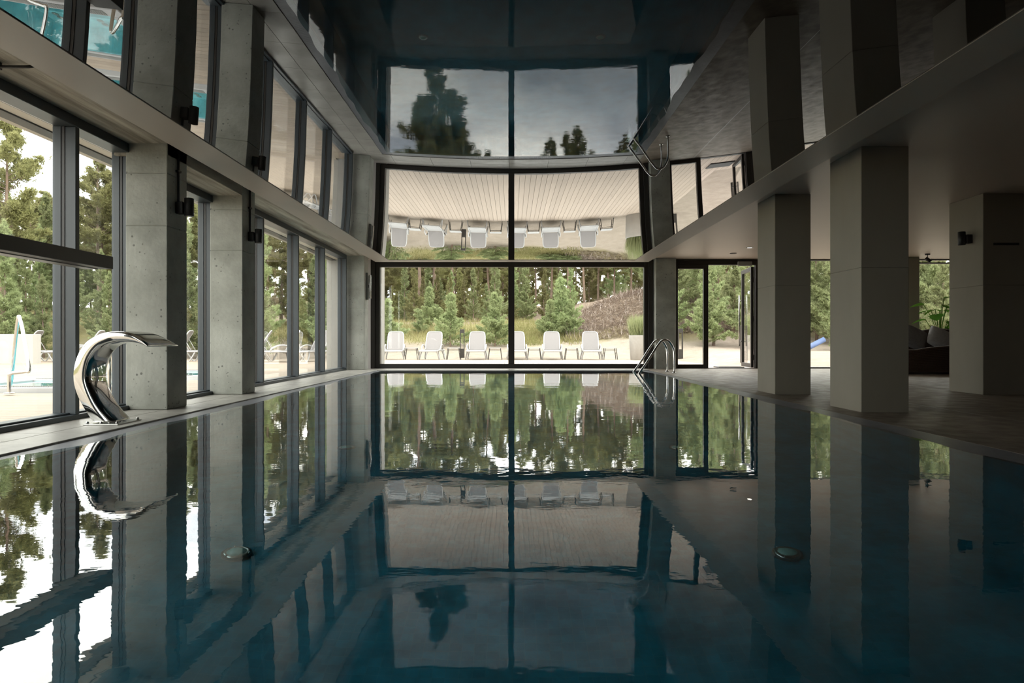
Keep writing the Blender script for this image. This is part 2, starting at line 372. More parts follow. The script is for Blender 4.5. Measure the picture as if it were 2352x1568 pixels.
# pale strip let into the hall floor
mb = MB(); mb.add([(4.32, y, rz_(y)+0.0015) for y in ys]+[(4.333, y, rz_(y)+0.0015) for y in ys], [(i, i+1, len(ys)+i+1, len(ys)+i) for i in range(len(ys)-1)])
struct(mb.build('trim_1', M['trimw']), 'thin pale strip set along the hall floor')

# pool basin
PX0, PX1, PY0, PY1, PZ = -2.70, 2.72, 0.40, 14.62, -1.33
mb = MB()
mb.box(PX0-0.2, PX1+0.2, PY0-0.2, PY1+0.2, PZ-0.2, PZ)
mb.box(PX0-0.02, PX0, PY0, PY1, PZ, -0.022); mb.box(PX1, PX1+0.02, PY0, PY1, PZ, -0.022)
mb.box(PX0-0.02, PX1+0.02, PY1, PY1+0.02, PZ, -0.022); mb.box(PX0-0.02, PX1+0.02, PY0-0.02, PY0, PZ, -0.022)
struct(mb.build('floor_pool_basin', M['pooltile']), 'deep blue mosaic basin of the indoor pool')
# overflow channel and grating
mb = MB()
for x0, x1, y0, y1 in ((-2.94, PX0-0.02, 0.15, 14.88), (PX1+0.02, 3.0, 0.15, 14.88), (PX0-0.02, PX1+0.02, PY1+0.02, 14.88), (PX0-0.02, PX1+0.02, 0.15, PY0-0.02)):
    mb.box(x0, x1, y0, y1, -0.35, -0.10)
struct(mb.build('floor_channel', M['channel']), 'dark overflow channel under the grating around the pool')
def grating(name, x0, x1, y0, y1, along, label):
    root = empty(name, ((x0+x1)/2, (y0+y1)/2, -0.1)); mb = MB(); p = 0.018
    X0, X1, Y0, Y1 = x0-(x0+x1)/2, x1-(x0+x1)/2, y0-(y0+y1)/2, y1-(y0+y1)/2
    n = int(((Y1-Y0) if along == 'y' else (X1-X0))/p)
    for k in range(n):
        if along == 'y': mb.box(X0, X1, Y0+k*p, Y0+k*p+0.013, 0.06, 0.087)
        else: mb.box(X0+k*p, X0+k*p+0.013, Y0, Y1, 0.06, 0.087)
    tag(mb.build('slats', M['slate'], root), kind='stuff')
    rb = MB()
    for t in (0.02, 0.5, 0.98):
        if along == 'y': x = X0+(X1-X0)*t; rb.box(x-0.006, x+0.006, Y0, Y1, 0.0, 0.06)
        else: y = Y0+(Y1-Y0)*t; rb.box(X0, X1, y-0.006, y+0.006, 0.0, 0.06)
    rb.build('carrier_bars', M['slate'], root)
    tag(root, label, 'grating'); return root
grating('overflow_grating', -2.94, PX0-0.001, 0.15, 14.88, 'y', 'slate grey overflow grating along the window side of the pool')
grating('overflow_grating', PX1+0.001, 3.0, 0.15, 14.88, 'y', 'slate grey overflow grating along the column side of the pool')
grating('overflow_grating', PX0, PX1, PY1, 14.88, 'x', 'slate grey overflow grating across the far pool end')
grating('overflow_grating', PX0, PX1, 0.15, PY0, 'x', 'slate grey overflow grating across the near pool end')
# water with an uneven wet edge over the grating
def wob(t, a, seed): return a*(0.5*math.sin(1.9*t+seed)+0.3*math.sin(4.3*t+2.1*seed)+0.2*math.sin(9.7*t+seed*3))
ny, nx = 180, 14; vs = []; fs = []
for j in range(ny+1):
    y = 0.28+(14.66-0.28)*j/ny
    xl = -2.755+wob(y, 0.05, 0.6)-0.06*max(0, min(1, (y-8)/3)); xr = 2.765+wob(y, 0.05, 2.9)+0.05*max(0, min(1, (y-9)/3))
    if y < 4.3: xl -= 0.12*min(1, (4.3-y)/0.35)
    for i in range(nx+1): vs.append((xl+(xr-xl)*i/nx, y, WZ))
for j in range(ny):
    for i in range(nx): a = j*(nx+1)+i; fs.append((a, a+1, a+nx+2, a+nx+1))
wm = bpy.data.meshes.new('pool_water'); wm.from_pydata(vs, [], fs); wm.update()
tag(link('pool_water', wm, M['water']), 'still dark blue water filling the indoor pool', 'water', None, 'stuff')

# roof and slab over everything, right ceiling, soffit band, glossy membrane
struct(MB().box(-3.8, 10.5, -6.4, 16.1, 2.98, 3.25).build('ceiling_slab', M['wall']), 'roof slab over the pool hall')
struct(MB().box(2.9, 10.4, -6.2, 15.61, ZC, 2.97).build('ceiling', M['plaster']), 'flat taupe plaster ceiling over the hall on the right')
mb = MB(); BI, BO, YI, YO = 2.637, 2.982, 14.60, 14.93
mb.box(-BO, -BI, -6.2, YO, ZB, ZB+0.09); mb.box(BI, BO, -6.2, YO, ZB, ZB+0.09)
mb.box(-BI, BI, YI, YO, ZB, ZB+0.09); mb.box(-BI, BI, -6.2, -1.5, ZB, ZB+0.09)
struct(mb.build('ceiling_band', M['band']), 'warm grey plaster band framing the glossy ceiling')
A, a_, yc, hl = 0.075, BI, (YI-1.5)/2, (YI+1.5)/2
k_ = math.sqrt(2.5)/a_
nx, ny = 48, 150; vs = []; fs = []
for j in range(ny+1):
    y = yc-hl+2*hl*j/ny; fy = 1-math.cosh(k_*(y-yc))/math.cosh(k_*hl)
    for i in range(nx+1):
        u = -1+2*i/nx; vs.append((u*a_, y, ZB+0.006-A*(1-u*u)*fy))
for j in range(ny):
    for i in range(nx): q = j*(nx+1)+i; fs.append((q, q+nx+1, q+nx+2, q+1))
me = bpy.data.meshes.new('ceiling_membrane'); me.from_pydata(vs, [], fs); me.polygons.foreach_set('use_smooth', [True]*len(fs)); me.update()
struct(link('ceiling_membrane', me, M['film']), 'black high gloss stretch ceiling mirroring the pool')

# concrete beams over the left windows
def beam(x0, x1, y0, y1, z0, label):
    struct(MB().box(x0, x1, y0, y1, z0, 2.97, 0.006).build('ceiling_beam', M['soffit']), label)
beam(-3.76, -2.75, -6.2, 6.44, ZC, 'board marked concrete beam over the nearest left window')
beam(-3.76, -XC, 6.44, 8.24, 2.40, 'lower concrete beam between the two left columns')
beam(-XC+0.001, -2.75, 6.44, 8.24, 2.62, 'concrete slab edge above the lower beam')
beam(-3.76, -2.75, 8.24, 15.61, ZC, 'board marked concrete beam over the far left windows')
struct(MB().box(-2.749, 2.899, 14.7, 15.61, ZC, 2.97).build('ceiling_far', M['plaster']), 'ceiling strip before the far window')
# walls
struct(MB().box(-3.9, -3.6, -6.2, -0.601, -0.3, 2.5).build('wall_left', M['wall']), 'unseen dark wall added left of the camera in place of windows')  # added where glazing would run on, cuts light from behind the camera
struct(MB().box(10.4, 10.6, -6.2, 15.8, -0.3, 2.97).build('wall_right', M['wall']), 'dark right wall of the hall')
struct(MB().box(-3.9, 10.6, -6.4, -6.2, -0.3, 2.97).build('wall_back', M['wall']), 'dark wall behind the pool end')
struct(MB().box(-3.9, 10.6, 15.62, 15.9, ZC+0.001, 2.97).build('wall_far', M['plaster']), 'lintel over the far glazing')
struct(MB().box(-4.3, -3.03, 15.84, 16.24, -0.2, 3.0, 0.005).build('wall_far_pier', M['wplaster']), 'white plaster pier outside the left edge of the far window')

# exterior canopy along the left facade
root = empty('canopy', (-4.0, 4.7, ZC)); 
for nm, x0, x1, z0, m in (('soffit_panel', -3.93, -3.79, 0.0, 'canopyl'), ('soffit_panel', -4.085, -3.945, 0.0, 'canopyl'), ('gutter', -4.22, -4.09, -0.012, 'canopyd'), ('fascia', -4.30, -4.225, -0.004, 'canopyl')):
    MB().box(x0+4.0, x1+4.0, -10.9, 11.5, z0, 0.5).build(nm, M[m], root)
struct(root, 'shallow eaves with pale panels and a dark gutter outside left windows')

# ---------------------------------------------------------------- left glazing
XI, XG, XO = -3.61, -3.775, -3.80
ymul = [-0.6, 1.0, 2.6, 4.1, 5.65, 6.485, 8.257, 9.9, 11.53, 13.15, 14.87]
def left_window(n, ms, label):
    y0, y1 = ms[0], ms[-1]+0.05
    root = empty('window_%d' % n, (XI, y0, 0)); 
    def bx(nm, x0, x1, a, b, z0, z1, m='frame', bv=0.004):
        return MB().box(x0-XI, x1-XI, a-y0, b-y0, z0, z1, bv).build(nm, M[m], root)
    zt = 2.40 if 6.4 < ms[0] < 6.7 else ZC
    bx('sill', XO-0.06, XI, y0, y1, -0.02, 0.04); bx('sill_bead', XO+0.02, XI-0.05, y0, y1, 0.0401, 0.055)
    bx('head', XG-0.02, XI, y0, y1, zt-0.085, zt-0.001)
    for q, y in enumerate(ms):
        bx('mullion', XG+0.05, XI, y, y+0.05, 0.0405, zt-0.0855)
        bx('mullion_cap', XG-0.02, XG+0.049, y-0.012, y+0.062, 0.0405, zt-0.0855, 'frame', 0.002)
        bx('gasket', XG+0.05, XG+0.075, y-0.006, y+0.056, 0.056, zt-0.0855, 'frame_dark', 0.0)
    for a, b in zip(ms[:-1], ms[1:]):
        bx('pane', XG-0.004, XG+0.004, a+0.055, b-0.005, 0.041, zt-0.086, 'pane', 0)
    struct(root, label)
left_window(1, ymul[0:6], 'tall dark framed glazing left of the first concrete column')
left_window(2, [6.60, 8.257], 'narrow glazing between the two left columns')
left_window(3, [8.40]+ymul[7:], 'row of tall dark framed panes beyond the second column')

# ---------------------------------------------------------------- far glazing
def fx(p): return (p-1175.5)*YF/F
def fz(p): return CZ+(780-p)*YF/F
def wall_window(n, x0, x1, z0, z1, members, panes, label, m='frame_dark'):
    root = empty('window_%d' % n, ((x0+x1)/2, YF, 0)); cx = (x0+x1)/2
    for nm, a, b, c, d, y0, y1 in members: MB().box(a-cx, b-cx, y0, y1, c, d, 0.004).build(nm, M[m], root)
    for a, b, c, d in panes: MB().box(a-cx, b-cx, 0.056, 0.064, c, d).build('pane', M['pane'], root)
    return struct(root, label)
wl, wr, wbt, wtp = -3.245, 3.24, 0.0, ZC-0.003
gl, gr, gb, gt = fx(872), fx(1479), fz(835.5), fz(613)
mm = [('jamb', wl, -3.148, wbt, wtp, -0.04, 0.12), ('jamb', -3.147, gl, wbt, wtp, 0.0, 0.12), ('jamb', gr, 3.135, wbt, wtp, 0.0, 0.12), ('jamb', 3.136, wr, wbt, wtp, -0.04, 0.12),
      ('sill', gl+0.001, gr-0.001, wbt, gb, 0.0, 0.12), ('head', gl+0.001, gr-0.001, gt, wtp, 0.0, 0.12),
      ('mullion', fx(1167), fx(1181), gb+0.001, gt-0.001, 0.0, 0.12)]
wall_window(4, wl, wr, wbt, wtp, mm, [(gl, fx(1167), gb, gt), (fx(1181), gr, gb, gt)], 'wide two pane far window with dark frame at the pool end')
# concrete pier between far window and door
mb = MB().box(XC+0.005, 3.715, 15.45, 15.86, -0.03, ZC-0.001, 0.008)
struct(mb.build('wall_far_column', M['concrete']), 'concrete pier between far window and door')
# windows right of the door
d0, d1 = 5.72, 8.72
mm = [('jamb', d0, d0+0.12, 0, ZC-0.002, 0, 0.12), ('jamb', d1-0.03, d1, 0, ZC-0.002, 0, 0.12), ('sill', d0+0.121, d1-0.031, 0.0, 0.028, 0.0, 0.10), ('head', d0+0.121, d1-0.031, ZC-0.028, ZC-0.002, 0.0, 0.10)]
wall_window(5, d0, d1, 0, ZC, mm, [(d0+0.12, d1-0.03, 0.028, ZC-0.028)], 'thin framed far window right of the open door')
mm = [('jamb', 9.14, 9.17, 0, ZC-0.002, 0, 0.12), ('jamb', 10.37, 10.4, 0, ZC-0.002, 0, 0.12), ('sill', 9.171, 10.369, 0, 0.03, 0, 0.1), ('head', 9.171, 10.369, ZC-0.02, ZC-0.002, 0, 0.1), ('transom', 9.171, 10.369, ZC-0.10, ZC-0.07, 0, 0.1)]
wall_window(6, 9.14, 10.4, 0, ZC, mm, [(9.17, 10.37, 0.03, ZC-0.10), (9.17, 10.37, ZC-0.07, ZC-0.02)], 'far window behind the rattan sofa')
struct(MB().box(8.725, 9.135, 15.30, 15.85, -0.05, ZC-0.001, 0.006).build('wall_far_pillar', M['clad']), 'dark pillar by the far windows behind the sofa')

# door with fixed side light and an open leaf
root = empty('door_1', (4.7, YF, 0)); cx = 4.7
def dbx(nm, a, b, c, d, y0, y1, m='frame_dark', par=None): return MB().box(a-cx, b-cx, y0, y1, c, d, 0.003 if m != 'pane' else 0).build(nm, M[m], par or root)
xs0, xs1, xo1 = 3.72, fx(1626.5), 5.60
dbx('head', xs0, 5.719, fz(608), ZC-0.002, 0.0, 0.12)
dbx('jamb', xo1+0.001, 5.719, 0.0, fz(608)-0.001, 0.0, 0.12)
sl = dbx('side_light_frame', xs0, fx(1556.6), 0.0, fz(608)-0.001, 0.0, 0.10)
dbx('side_light_stile', fx(1616), xs1, 0.0, fz(608)-0.001, 0.0, 0.10)
dbx('side_light_rail', fx(1556.6)+0.001, fx(1616)-0.001, 0.0, fz(836.6), 0.0, 0.10)
dbx('side_light_rail', fx(1556.6)+0.001, fx(1616)-0.001, fz(617), fz(608)-0.001, 0.0, 0.10)
dbx('pane', fx(1556.6), fx(1616), fz(836.6), fz(617), 0.046, 0.054, 'pane')
dbx('threshold', xs1+0.001, xo1, -0.02, 0.012, 0.0, 0.14)
leaf = empty('door_leaf'); leaf.parent = root; leaf.location = (xo1-cx-0.03, 0.12, 0); leaf.rotation_euler = (0, 0, math.radians(84))
LW, LH = 1.0, fz(608)-0.03
def lbx(nm, a, b, c, d, y0=-0.03, y1=0.03, m='frame_dark'): return MB().box(a, b, y0, y1, c, d, 0.003 if m != 'pane' else 0).build(nm, M[m], leaf)
lbx('stile', 0.0, 0.09, 0.015, LH); lbx('stile', LW-0.09, LW, 0.015, LH); lbx('rail', 0.091, LW-0.091, 0.015, 0.11); lbx('rail', 0.091, LW-0.091, LH-0.09, LH)
lbx('pane', 0.09, LW-0.09, 0.11, LH-0.09, -0.004, 0.004, 'pane')
mb = MB(); mb.tube([(LW-0.05, 0.085, 0.5), (LW-0.05, 0.085, 1.75)], 0.017, 10)
for z in (0.62, 1.62): mb.tube([(LW-0.05, 0.02, z), (LW-0.05, 0.085, z)], 0.010, 8)
mb.build('pull_handle', M['steel'], leaf)
for z in (0.25, 1.15, 2.05): 
    MB().lathe([(0.014, -0.06), (0.014, 0.06)], 10, (xo1-cx+0.005, 0.135, z)).build('hinge', M['black'], root)
MB().box(5.18-cx, 5.50-cx, -0.075, -0.005, fz(611), fz(601), 0.006).build('door_closer', M['greybox'], root)
struct(root, 'open dark framed glass door with fixed side light')

# ================================================================ COLUMNS
def column(name, x0, x1, y0, y1, zb, cuts, zt, m, part, label, group=None, ch=0.006):
    root = empty(name, ((x0+x1)/2, (y0+y1)/2, zb)); w, d = (x1-x0)/2, (y1-y0)/2
    zs = [zb]+cuts+[zt]
    for a, b in zip(zs[:-1], zs[1:]):
        MB().box(-w, w, -d, d, a-zb+0.001, b-zb-0.001, ch).build(part, M[m], root)
        if b != zt: MB().box(-w+0.006, w-0.006, -d+0.006, d-0.006, b-zb-0.004, b-zb+0.004).build('joint', M[m], root)
    return tag(root, label, 'column', group)
column('concrete_column', -XC-0.392, -XC, 6.436, 6.825, 0.0, [1.735, 2.23], ZC+0.02, 'concrete', 'concrete_section', 'large raw concrete column behind the steel fountain', 'raw concrete columns by the left windows')
column('concrete_column', -XC-0.392, -XC, 8.233, 8.63, 0.0, [1.735, 2.23], ZC+0.02, 'concrete', 'concrete_section', 'second raw concrete column from the camera, beside row of panes', 'raw concrete columns by the left windows')
column('concrete_column', -XC-0.392, -XC, 15.03, 15.42, 0.0, [1.36], ZC+0.02, 'concrete', 'concrete_section', 'farthest raw concrete column in the far left corner', 'raw concrete columns by the left windows')
colA = column('clad_column', 3.335, 3.79, 8.66, 9.27, -0.036, [1.35], ZC-0.001, 'clad', 'cladding_panel', 'farther square column at the right pool edge with one joint', 'clad columns in the hall', 0.004)
colB = column('clad_column', 3.335, 3.79, 6.52, 7.16, -0.036, [1.35], ZC-0.001, 'clad', 'cladding_panel', 'nearest and widest square column at the right pool edge', 'clad columns in the hall', 0.004)
colC = column('clad_column', 5.955, 6.475, 8.63, 9.30, -0.036, [1.35], ZC-0.001, 'clad', 'cladding_panel', 'rightmost square column carrying a wall lamp and dark slot', 'clad columns in the hall', 0.004)
MB().box(-0.13, 0.19, -0.345, -0.325, 1.89, 1.92).build('vent_slot', M['black'], colC)

# ================================================================ THINGS INSIDE
# --- cobra fountain
def smooth_path(pts, n=8):
    P = [Vector(p) for p in pts]; out = []
    for i in range(len(P)-1):
        p0, p1, p2, p3 = P[max(i-1, 0)], P[i], P[i+1], P[min(i+2, len(P)-1)]
        for k in range(n):
            t = k/n; out.append(0.5*((2*p1)+(p2-p0)*t+(2*p0-5*p1+4*p2-p3)*t*t+(3*p1-p0-3*p2+p3)*t**3))
    out.append(P[-1]); return out
y_f0, y_f1 = 5.30, 5.56
def fpt(px, py): 
    p = at(px, py, y_f0); return (p.x, 0, p.z)
outer = smooth_path([fpt(*q) for q in ((207, 969), (183, 930), (167, 893), (163, 858), (171, 820), (191, 786), (224, 766), (262, 760), (300, 763), (326, 778), (341, 793))], 7)
inner = smooth_path([fpt(*q) for q in ((262, 969), (231, 934), (208, 889), (203, 860), (211, 824), (234, 796), (262, 786), (283, 785), (304, 787), (324, 791), (340, 796))], 7)
fc = Vector((-3.22, 5.43, 0.0)); root = empty('waterfall_fountain', fc)
n = len(outer); NS = 24; vs = []
for i in range(n):
    t = i/(n-1); fl_ = max(0.0, (t-0.62)/0.38)**1.3; ya = y_f0-0.02*fl_; yb = y_f1+0.21*fl_
    mid = (outer[i]+inner[i])/2; hv = (outer[i]-inner[i])/2
    for k in range(NS):
        c_, s_ = math.cos(2*PI*k/NS), math.sin(2*PI*k/NS); ex = 0.36
        c_ = math.copysign(abs(c_)**ex, c_); s_ = math.copysign(abs(s_)**ex, s_)
        p_ = mid+hv*c_; vs.append((p_.x-fc.x, (ya+yb)/2+(yb-ya)/2*s_-fc.y, p_.z))
fs = [(i*NS+k, i*NS+(k+1) % NS, (i+1)*NS+(k+1) % NS, (i+1)*NS+k) for i in range(n-1) for k in range(NS)]
fs += [tuple(range(NS-1, -1, -1)), tuple((n-1)*NS+k for k in range(NS))]
bo = MB().add(vs, fs, True).build('body', M['chrome'], root)
b0, b1 = fpt(203, 973)[0]-fc.x, fpt(268, 973)[0]-fc.x
MB().box(b0-0.02, b1+0.03, -0.17, 0.17, 0.0, 0.010, 0.002).build('base_plate', M['steel'], root)
for bx_, by_ in ((b0, -0.145), (0.5*(b0+b1), -0.15), (b1+0.01, -0.145), (b0, 0.145), (0.5*(b0+b1), 0.15), (b1+0.01, 0.145)):
    MB().lathe([(0.012, 0), (0.012, 0.010), (0.006, 0.018), (0.0, 0.019)], 8, (bx_, by_, 0.010)).build('bolt', M['steel'], root)
tag(root, 'curved polished steel waterfall fountain at the left pool edge', 'fountain')

# --- pool ladder
root = empty('pool_ladder', (3.23, 13.9, 0))
for yo in (-0.30, 0.30):
    pts = smooth_path([(0.0, yo, 0.0), (0.0, yo, 0.35), (-0.03, yo, 0.52), (-0.12, yo, 0.64), (-0.23, yo, 0.645), (-0.33, yo, 0.54), (-0.55, yo, 0.20), (-0.69, yo, 0.0), (-0.74, yo, -0.12), (-0.75, yo, -0.5), (-0.75, yo, -1.1)], 6)
    rl = MB().tube(pts, 0.021, 12).build('rail', M['chrome'], root)
    MB().lathe([(0.045, 0.0), (0.045, 0.010), (0.025, 0.016)], 16, (0, yo, 0)).build('flange', M['chrome'], rl)
for z in (-0.35, -0.62, -0.89): MB().box(-0.79, -0.71, -0.28, 0.28, z-0.012, z+0.012, 0.004).build('tread', M['steel'], root)
tag(root, 'polished steel pool ladder with two arched handrails', 'ladder')

# --- pool floor fittings
k = 0
side = {-1: 'window side', 1: 'column side'}; dist = ['nearest', 'second', 'third', 'fourth']
for sx in (-1, 1):
    for q, y in enumerate((3.4, 5.65, 7.86, 10.1)):
        root = empty('pool_floor_light', (1.37*sx, y, PZ)); root.scale = (0.60, 0.60, 0.9)
        MB().lathe([(0.125, 0.0), (0.12, 0.03), (0.095, 0.045), (0.085, 0.040)], 28).build('ring', M['steel'], root); rg_ = root.children[0]
        MB().lathe([(0.0849, 0.0), (0.0849, 0.036), (0.05, 0.052), (0.0, 0.058)], 24).build('lens', M['plight'], root)
        for a in range(3): MB().lathe([(0.010, 0), (0.010, 0.008), (0.0, 0.010)], 8, (0.105*math.cos(a*2.094), 0.105*math.sin(a*2.094), 0.042)).build('screw', M['chrome'], rg_)
        tag(root, 'round steel light in pool floor, %s from camera on the %s' % (dist[q], side[sx]), 'pool light', 'round lights in the pool floor')

# --- linear lamp in front of the left window
root = empty('linear_lamp', (-3.47, 4.4, 1.25)); 
MB().box(-0.11, 0.13, -1.6, 1.32, 0.0, 0.105, 0.004).build('housing', M['darkbrown'], root)
MB().box(-0.075, 0.03, -1.55, 1.27, -0.006, -0.0005).build('diffuser', M['greybox'], root)
for y in (-0.285, 1.26): MB().box(-0.15, -0.111, y-0.03+0.015, y+0.03+0.015, 0.02, 0.085).build('bracket', M['black'], root)
tag(root, 'long dark linear lamp fixed across the nearest left window', 'lamp')

root = empty('conduit_pipe', (-3.40, 4.55, ZC-0.02))
MB().tube(smooth_path([(-0.21, 0, -0.012), (0.0, 0, -0.012), (0.13, 0, -0.012), (0.19, 0.01, -0.005), (0.22, 0.03, 0.02)], 4), 0.011, 8).build('pipe', M['black'], root)
MB().box(-0.03, -0.012, -0.018, 0.018, -0.028, 0.02).build('clamp', M['black'], root)
tag(root, 'short black pipe clamped under the nearest concrete beam', 'pipe')
# --- sconces
def sconce(x, y, z, sgn, label, conduit):
    root = empty('wall_lamp', (x, y, z))
    MB().box(0 if sgn > 0 else -0.075, 0.075 if sgn > 0 else 0, -0.04, 0.04, -0.062, 0.052, 0.006).build('bracket', M['black'], root)
    MB().lathe([(0.040, -0.082), (0.044, -0.080), (0.044, 0.088), (0.040, 0.09)], 20, (sgn*0.118, 0, 0)).build('shade', M['black'], root)
    if conduit: 
        cd = MB().tube([(sgn*0.014, 0.0, 0.052), (sgn*0.014, 0.0, ZC-z-0.002)], 0.012, 8).build('conduit', M['black'], root)
        MB().box(min(0, sgn*0.03), max(0, sgn*0.03), -0.03, 0.03, 0.34, 0.36).build('clip', M['black'], cd)
    tag(root, label, 'wall lamp', 'small black wall lamps on columns')
sconce(-XC+0.001, 6.62, 1.94, 1, 'black wall lamp with conduit on the large concrete column', True)
sconce(-XC+0.001, 8.43, 1.935, 1, 'black wall lamp with conduit on the second concrete column', True)
sconce(5.955-0.001, 8.86, 1.97, -1, 'small black wall lamp on the rightmost square column', False)
root = empty('tall_wall_lamp', (-XC+0.001, 15.22, 1.85))
MB().box(0, 0.05, -0.05, 0.05, -0.30, 0.30, 0.004).build('back_box', M['greybox'], root)
for yy in (-0.025, 0.03): MB().lathe([(0.018, -0.27), (0.020, -0.265), (0.020, 0.245), (0.018, 0.25)], 12, (0.085, yy, 0)).build('tube', M['steel'], root)
MB().box(0.05, 0.085, -0.03, 0.035, -0.03, 0.03).build('arm', M['greybox'], root)
tag(root, 'tall grey tube wall lamp on the farthest concrete column', 'wall lamp')
# --- downlights and spot
for (x, y, lit) in ((4.77, 13.7, True), (4.73, 14.6, False)):
    root = empty('downlight', (x, y, ZC))
    MB().lathe([(0.055, -0.001), (0.055, -0.008), (0.070, -0.009), (0.072, -0.001)], 24).build('ring', M['white'] if lit else M['black'], root)
    MB().lathe([(0.054, -0.002), (0.0, -0.003)], 24).build('lens', M['lens'] if lit else M['black'], root)
    tag(root, 'small glowing downlight in the right ceiling' if lit else 'small dark unlit downlight near the open door', 'downlight')
sp = at(2130, 583, 1.85*F/197.0); root = empty('ceiling_spot', (sp.x, sp.y, ZC))
MB().lathe([(0.05, -0.025), (0.052, -0.001)], 18).build('canopy', M['black'], root)
MB().tube([(0, 0, -0.025), (0, 0, -0.09)], 0.008, 8).build('stem', M['black'], root)
MB().tube([(-0.03, 0.02, -0.085), (0.05, -0.03, -0.17)], 0.038, 14).build('head', M['black'], root)
tag(root, 'small black adjustable spot lamp on ceiling above sofa', 'spot lamp')

# --- rattan sofa with cushions, plant behind
scx, scy = 8.25, 13.75; root = empty('rattan_sofa', (scx, scy, -0.012))
def rim(th):          # height of the shell around the oval
    c, s_ = math.cos(th), math.sin(th)
    return 0.47+0.17*max(0, c+0.35)+0.30*max(0, s_)**0.6*(1 if s_ > 0 else 0)
N = 72; vs = []; fs = []
rows = 9
for i in range(N):
    th = 2*PI*i/N; ex = 0.95*math.copysign(abs(math.cos(th))**0.7, math.cos(th)); ey = 0.56*math.copysign(abs(math.sin(th))**0.7, math.sin(th)); h = rim(th)
    for k in range(rows): z = 0.04+(h-0.04)*k/(rows-1); g = 0.94+0.06*math.sin(PI*0.5*k/(rows-1)); vs.append((ex*g, ey*g, z))
    vs.append((ex*0.93, ey*0.90, h+0.012)); vs.append((ex*0.88, ey*0.83, h-0.01)); vs.append((ex*0.86, ey*0.80, 0.30))
R = rows+3
for i in range(N):
    j = (i+1) % N
    for k in range(R-1): fs.append((i*R+k, j*R+k, j*R+k+1, i*R+k+1))
MB().add(vs, fs, True).build('shell', M['rattan'], root)
mb = MB()
for k in range(14):
    pts = []
    for i in range(48):
        th = 2*PI*i/48; f = 0.05+0.9*k/13; h = 0.04+(rim(th)-0.04)*f; g = 0.946+0.06*math.sin(PI*0.5*f)
        pts.append((0.95*math.copysign(abs(math.cos(th))**0.7, math.cos(th))*g, 0.56*math.copysign(abs(math.sin(th))**0.7, math.sin(th))*g, h))
    mb.tube(pts, 0.011, 5, closed=True)
tag(mb.build('weave', M['rattan'], root), kind='stuff')
mb = MB(); mb.lathe([(0.0, 0.26), (0.80, 0.26), (0.84, 0.30), (0.84, 0.38), (0.78, 0.43), (0.0, 0.44)], 40)
mb.v = [(x, y*0.54, z) for x, y, z in mb.v]; mb.build('seat_cushion', M['cush_b'], root)
for x, y in ((-0.7, -0.3), (0.7, -0.3), (-0.7, 0.3), (0.7, 0.3)): MB().lathe([(0.03, 0), (0.035, 0.06)], 10, (x, y, 0)).build('foot', M['black'], root)
tag(root, 'dark brown rattan sofa with raised back behind the columns', 'sofa')
def pillow(loc, rot, sz, m, label):
    me = bpy.data.meshes.new('cushion'); vs = []; fs = []; n = 14
    for side_ in (1, -1):
        o = len(vs)
        for i in range(n+1):
            for j in range(n+1):
                u, v = -1+2*i/n, -1+2*j/n; hgt = ((1-u**4)*(1-v**4))**0.55
                k = 1-0.07*(u*u*v*v); vs.append((u*sz/2*k, v*sz/2*k, side_*hgt*0.085))
        for i in range(n):
            for j in range(n):
                q = o+i*(n+1)+j; fs.append((q, q+1, q+n+2, q+n+1) if side_ < 0 else (q, q+n+1, q+n+2, q+1))
    me.from_pydata(vs, [], fs); me.polygons.foreach_set('use_smooth', [True]*len(fs)); me.update()
    bm = bmesh.new(); bm.from_mesh(me); bmesh.ops.remove_doubles(bm, verts=bm.verts, dist=1e-4); bm.to_mesh(me); bm.free()
    o = link('cushion', me, M[m]); o.location = loc; o.rotation_euler = rot
    return tag(o, label, 'cushion', 'cushions on the rattan sofa')
pillow((7.70, 14.02, 0.70), (1.25, 0.0, 0.15), 0.52, 'cush_b', 'black cushion against the left of the sofa back')
pillow((8.16, 13.86, 0.70), (1.10, 0.45, -0.10), 0.50, 'cush_g', 'grey cushion leaning across the middle of the sofa')
pillow((8.64, 13.80, 0.69), (1.1, 0.45, -0.15), 0.46, 'cush_l', 'pale grey cushion at the right of the sofa')

root = empty('potted_plant', (9.22, 14.72, -0.01))
MB().lathe([(0.15, 0.0), (0.22, 0.40), (0.235, 0.42), (0.22, 0.42), (0.20, 0.36), (0.0, 0.36)], 24).build('pot', M['pot'], root)
rng = random.Random(5)
def leaf_mesh(L, Wd):
    vs = []; fs = []; n = 8
    for i in range(n+1):
        t = i/n; w = Wd*math.sin(PI*min(1, t*0.98+0.02))**0.75*(1-0.35*t)*(1+0.18*math.sin(t*22)); bend = -0.35*L*t*t
        for s_ in (-1, 0, 1): vs.append((t*L, s_*w, bend+abs(s_)*0.06*L))
    for i in range(n):
        for s_ in (0, 1): q = i*3+s_; fs.append((q, q+1, q+4, q+3))
    me = bpy.data.meshes.new('leaf'); me.from_pydata(vs, [], fs); me.polygons.foreach_set('use_smooth', [True]*len(fs)); me.update(); return me
LM = [leaf_mesh(0.34, 0.17), leaf_mesh(0.27, 0.135)]
for k in range(22):
    az = rng.uniform(0, 2*PI); h = rng.uniform(0.75, 1.42) if k > 2 else 1.2+0.18*k; rr = rng.uniform(0.05, 0.34)
    tip = Vector((rr*math.cos(az), rr*math.sin(az), h))
    stem = MB().tube(smooth_path([(0.03*math.cos(az), 0.03*math.sin(az), 0.36), (rr*0.35*math.cos(az), rr*0.35*math.sin(az), h*0.7), tip], 5), 0.007, 5).build('stem', M['leaf'], root)
    o = link('leaf', LM[k % 2], M['leaf'], stem); o.location = tip; o.rotation_euler = (rng.uniform(-0.3, 0.3), rng.uniform(-0.35, 0.15), az+rng.uniform(-0.5, 0.5))
